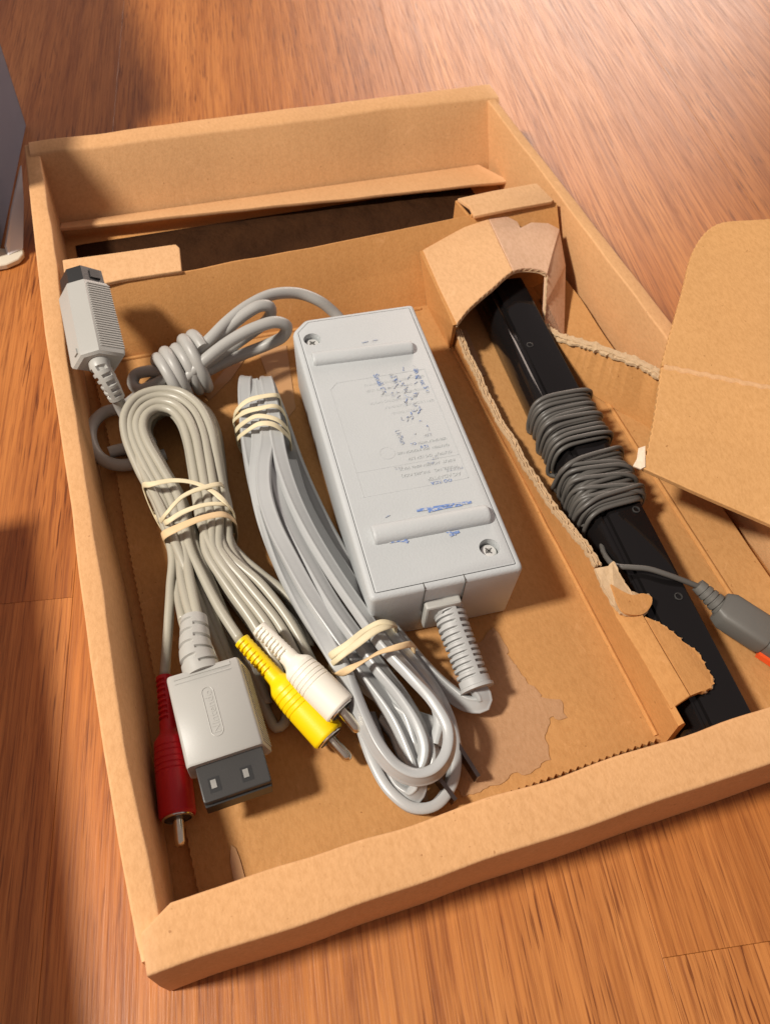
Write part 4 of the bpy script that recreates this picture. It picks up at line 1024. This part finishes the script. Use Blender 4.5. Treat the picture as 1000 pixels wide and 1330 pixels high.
# ------------------------------------------------------------------ sensor bar
A1, A2 = V((.1860, .2260, 0)), V((.1720, .0155, 0))
bar = thing('sensor_bar', (A1 + A2) / 2 + V((0, 0, ZF + .0002)), 'long glossy black sensor bar wound with dark grey cord, in the right-hand channel', 'sensor bar')
by = (A1 - A2).normalized(); bx = V((by.y, -by.x, 0)); BL = (A1 - A2).length
def B3(x, s, z): return A2 + bx * x + by * s + UZ * z
zb = ZF + .0003
pf = [(-.0098, zb), (.0098, zb), (.0104, zb + .002), (.0104, .0175), (.0096, .0188), (.0086, .0192), (-.0030, .0194), (-.0040, .0190), (-.0044, .0178), (-.0058, .0176), (-.0062, .0184), (-.0070, .0185), (-.0084, .0172), (-.0104, .0132), (-.0104, zb + .002)]
rings = [[B3(x * k, s, zb + (z - zb) * k2) for x, z in pf] for s, k, k2 in ((0, .96, .97), (.0006, 1, 1), (BL - .0006, 1, 1), (BL, .96, .97))]
vs, fs = loft(rings); make('body', vs, fs, M['gloss'], bar, 35)
for px, py in ((688, 448), (826, 662), (881, 775)):
    p = P(px, py, .0193); vs, fs = lathe(p - UZ * .0006, (0, 0, 1), [(0, .0014), (.0009, .0014), (.0010, .0011), (.0004, .0009)], 18); make('screw_plug', vs, fs, M['dark'], bar, 30)
# wound cord
wc = MB(); rW = .00088
def turn_path(s0, s1, turns, a, b, phase, skew=0.0, jit=.0006, seed=0):
    pts = []
    N_ = int(turns * 22)
    for i in range(N_ + 1):
        t = i / N_; an = 2 * math.pi * turns * t + phase; c, s = math.cos(an), math.sin(an)
        x = a * math.copysign(abs(c) ** .55, c); z = b * math.copysign(abs(s) ** .55, s)
        j1 = noise.noise(V((t * turns * 1.1 + seed * 7, seed, 0))) * jit; j2 = noise.noise(V((t * turns * 1.7 + seed, 5, seed))) * jit
        ss = s0 + (s1 - s0) * t + skew * c + j1 * 1.6
        pts.append(B3(x * (1 + j2 * 40), ss, max(ZF + rW + .0002, .0128 + z + j2)))
    return pts
def sbar(px, py): return (P(px, py, .020) - A2).dot(by)
sa, sb_, sc_, sd_ = sbar(725, 515), sbar(745, 582), sbar(765, 590), sbar(800, 660)
tube(wc, turn_path(sa, sb_ + .001, 14, .0113, .0078, -1.57, .0012, .0008, 1), rW, 8, .0016)
tube(wc, turn_path(sb_ + .002, sa - .001, 9, .0121, .0090, -1.57, .0018, .0011, 2), rW, 8, .0016)
tube(wc, turn_path(sa + .004, sb_ - .003, 3, .0129, .0101, -1.57, -.0012, .0010, 6), rW, 8, .0016)
tube(wc, turn_path(sc_, sd_, 16, .0113, .0078, -1.57, .0014, .0010, 3), rW, 8, .0016)
tube(wc, turn_path(sd_ + .002, sc_ - .003, 10, .0122, .0090, -1.57, .0026, .0014, 4), rW, 8, .0016)
tube(wc, turn_path(sc_ - .004, sd_ + .003, 5, .0130, .0101, -1.57, -.0030, .0016, 5), rW, 8, .0016)
tube(wc, turn_path(sd_ - .004, sc_ + .006, 2, .0137, .0110, -1.57, .0060, .0014, 8), rW, 8, .0016)
wc.build('cord_winding', M['darkcord'], bar, 180)
mb = MB()
tube(mb, [B3(-.0125, sd_ + .002, .012), P(775, 690, .012), P(785, 720, .0165)] + pxline([(800, 735, .0212), (820, 737, .0220), (842, 739, .0222), (868, 747, .0215), (895, 757, .0195), (912, 764, .0180)]), rW * 1.1, 10); mb.build('cord_end', M['darkcord'], bar, 180)
# connector of the bar
b0, b1, e0, e1 = P(906, 760, .0180), P(938, 790, .0150), P(945, 792, .0145), P(1012, 838, .0125)
vs, fs = boot_mesh([b0, b0.lerp(b1, .5), b1], .0024, .0036, 4, spines=(), spine_w=.1, depth=.86, s0=.22, s1=.98, duty=.32, n=28); cn = make('connector_boot', vs, fs, M['darkconn'], bar, 30)
ax = (e1 - b1).normalized(); sdx = ax.cross(UZ).normalized(); upx = sdx.cross(ax); LC = (e1 - b1).length
rings = [[b1 + ax * s + sdx * q[0] + upx * q[1] for q in superell(a_, b_, 24, 5)] for s, a_, b_ in ((-.0012, .0044, .0040), (.0008, .0056, .0042), (.0018, .0060, .0045), (LC * .70, .0060, .0045), (LC * .80, .0056, .0041), (LC * .80, .0052, .0036), (LC * 1.2, .0052, .0036))]
vs, fs = loft(rings); make('connector', vs, fs, M['darkconn'], bar, 30)
vs, fs = boxframe(b1 + ax * (LC * .80), ax, sdx, upx, .0002, .010, .0024, .0062, -.0044, -.0020); make('orange_insert', vs, fs, M['orange'], bar, 0)

# ------------------------------------------------------------------ carton at the left edge
ct = thing('carton', (-.02, .38, 0), 'slate grey and white printed carton standing at the top left edge, behind the tray', 'carton')
ca0, ca1 = V((-.0045, .4345, 0)), V((-.0255, .3190, 0))
d = (ca1 - ca0).normalized(); nrm = V((-d.y, d.x, 0))
if nrm.x > 0: nrm = -nrm
vs, fs = boxframe(ca0, d, nrm, UZ, 0, (ca1 - ca0).length, 0, .0035, .0004, .090); o = make('front_panel', vs, fs, M['slate'], ct, 0); bevel_obj(o, .0006, 2)
mb = MB(); mb.add(*boxframe(ca0 - d * .0009, d, nrm, UZ, 0, .0008, .0002, .0034, .0006, .090)); mb.build('dark_edge', M['dark'], ct, 0)
# white lower flap turned out from the foot of the panel
p = [P(28, 214, .020), P(31, 262, .012), P(30, 322, .0035), P(12, 330, .0035), P(8, 318, .006), P(16, 270, .012)]
vs, fs = prism(p, V((-.0009, .0002, -.0006))); make('white_flap', vs, fs, M['whitecard'], ct, 0)
p = pxline([(-12, 320, .0032), (6, 322, .0032), (20, 322, .0032), (30, 322, .0032), (30, 329, .0032), (24, 336, .0032), (8, 343, .0032), (-14, 347, .0032)])
vs, fs = prism(p, V((0, 0, -.0026))); o = make('foot_flap', vs, fs, M['cream'], ct, 0); bevel_obj(o, .0004, 1)
vs, fs = boxframe(V((-.036, .400, 0)), V((1, 0, 0)), V((0, 1, 0)), UZ, 0, .004, 0, .24, .0004, .135); make('unseen_shadow_panel', vs, fs, M['whitecard'], ct, 0)  # unseen panel, added to cast the shadow on the floor at the top left
vs, fs = boxframe(V((-.075, -.14, 0)), V((1, 0, 0)), V((0, 1, 0)), UZ, 0, .012, 0, .305, .0004, .061); make('unseen_shadow_slab', vs, fs, M['whitecard'], ct, 0)  # unseen slab out of view, added to shade the floor left of the tray
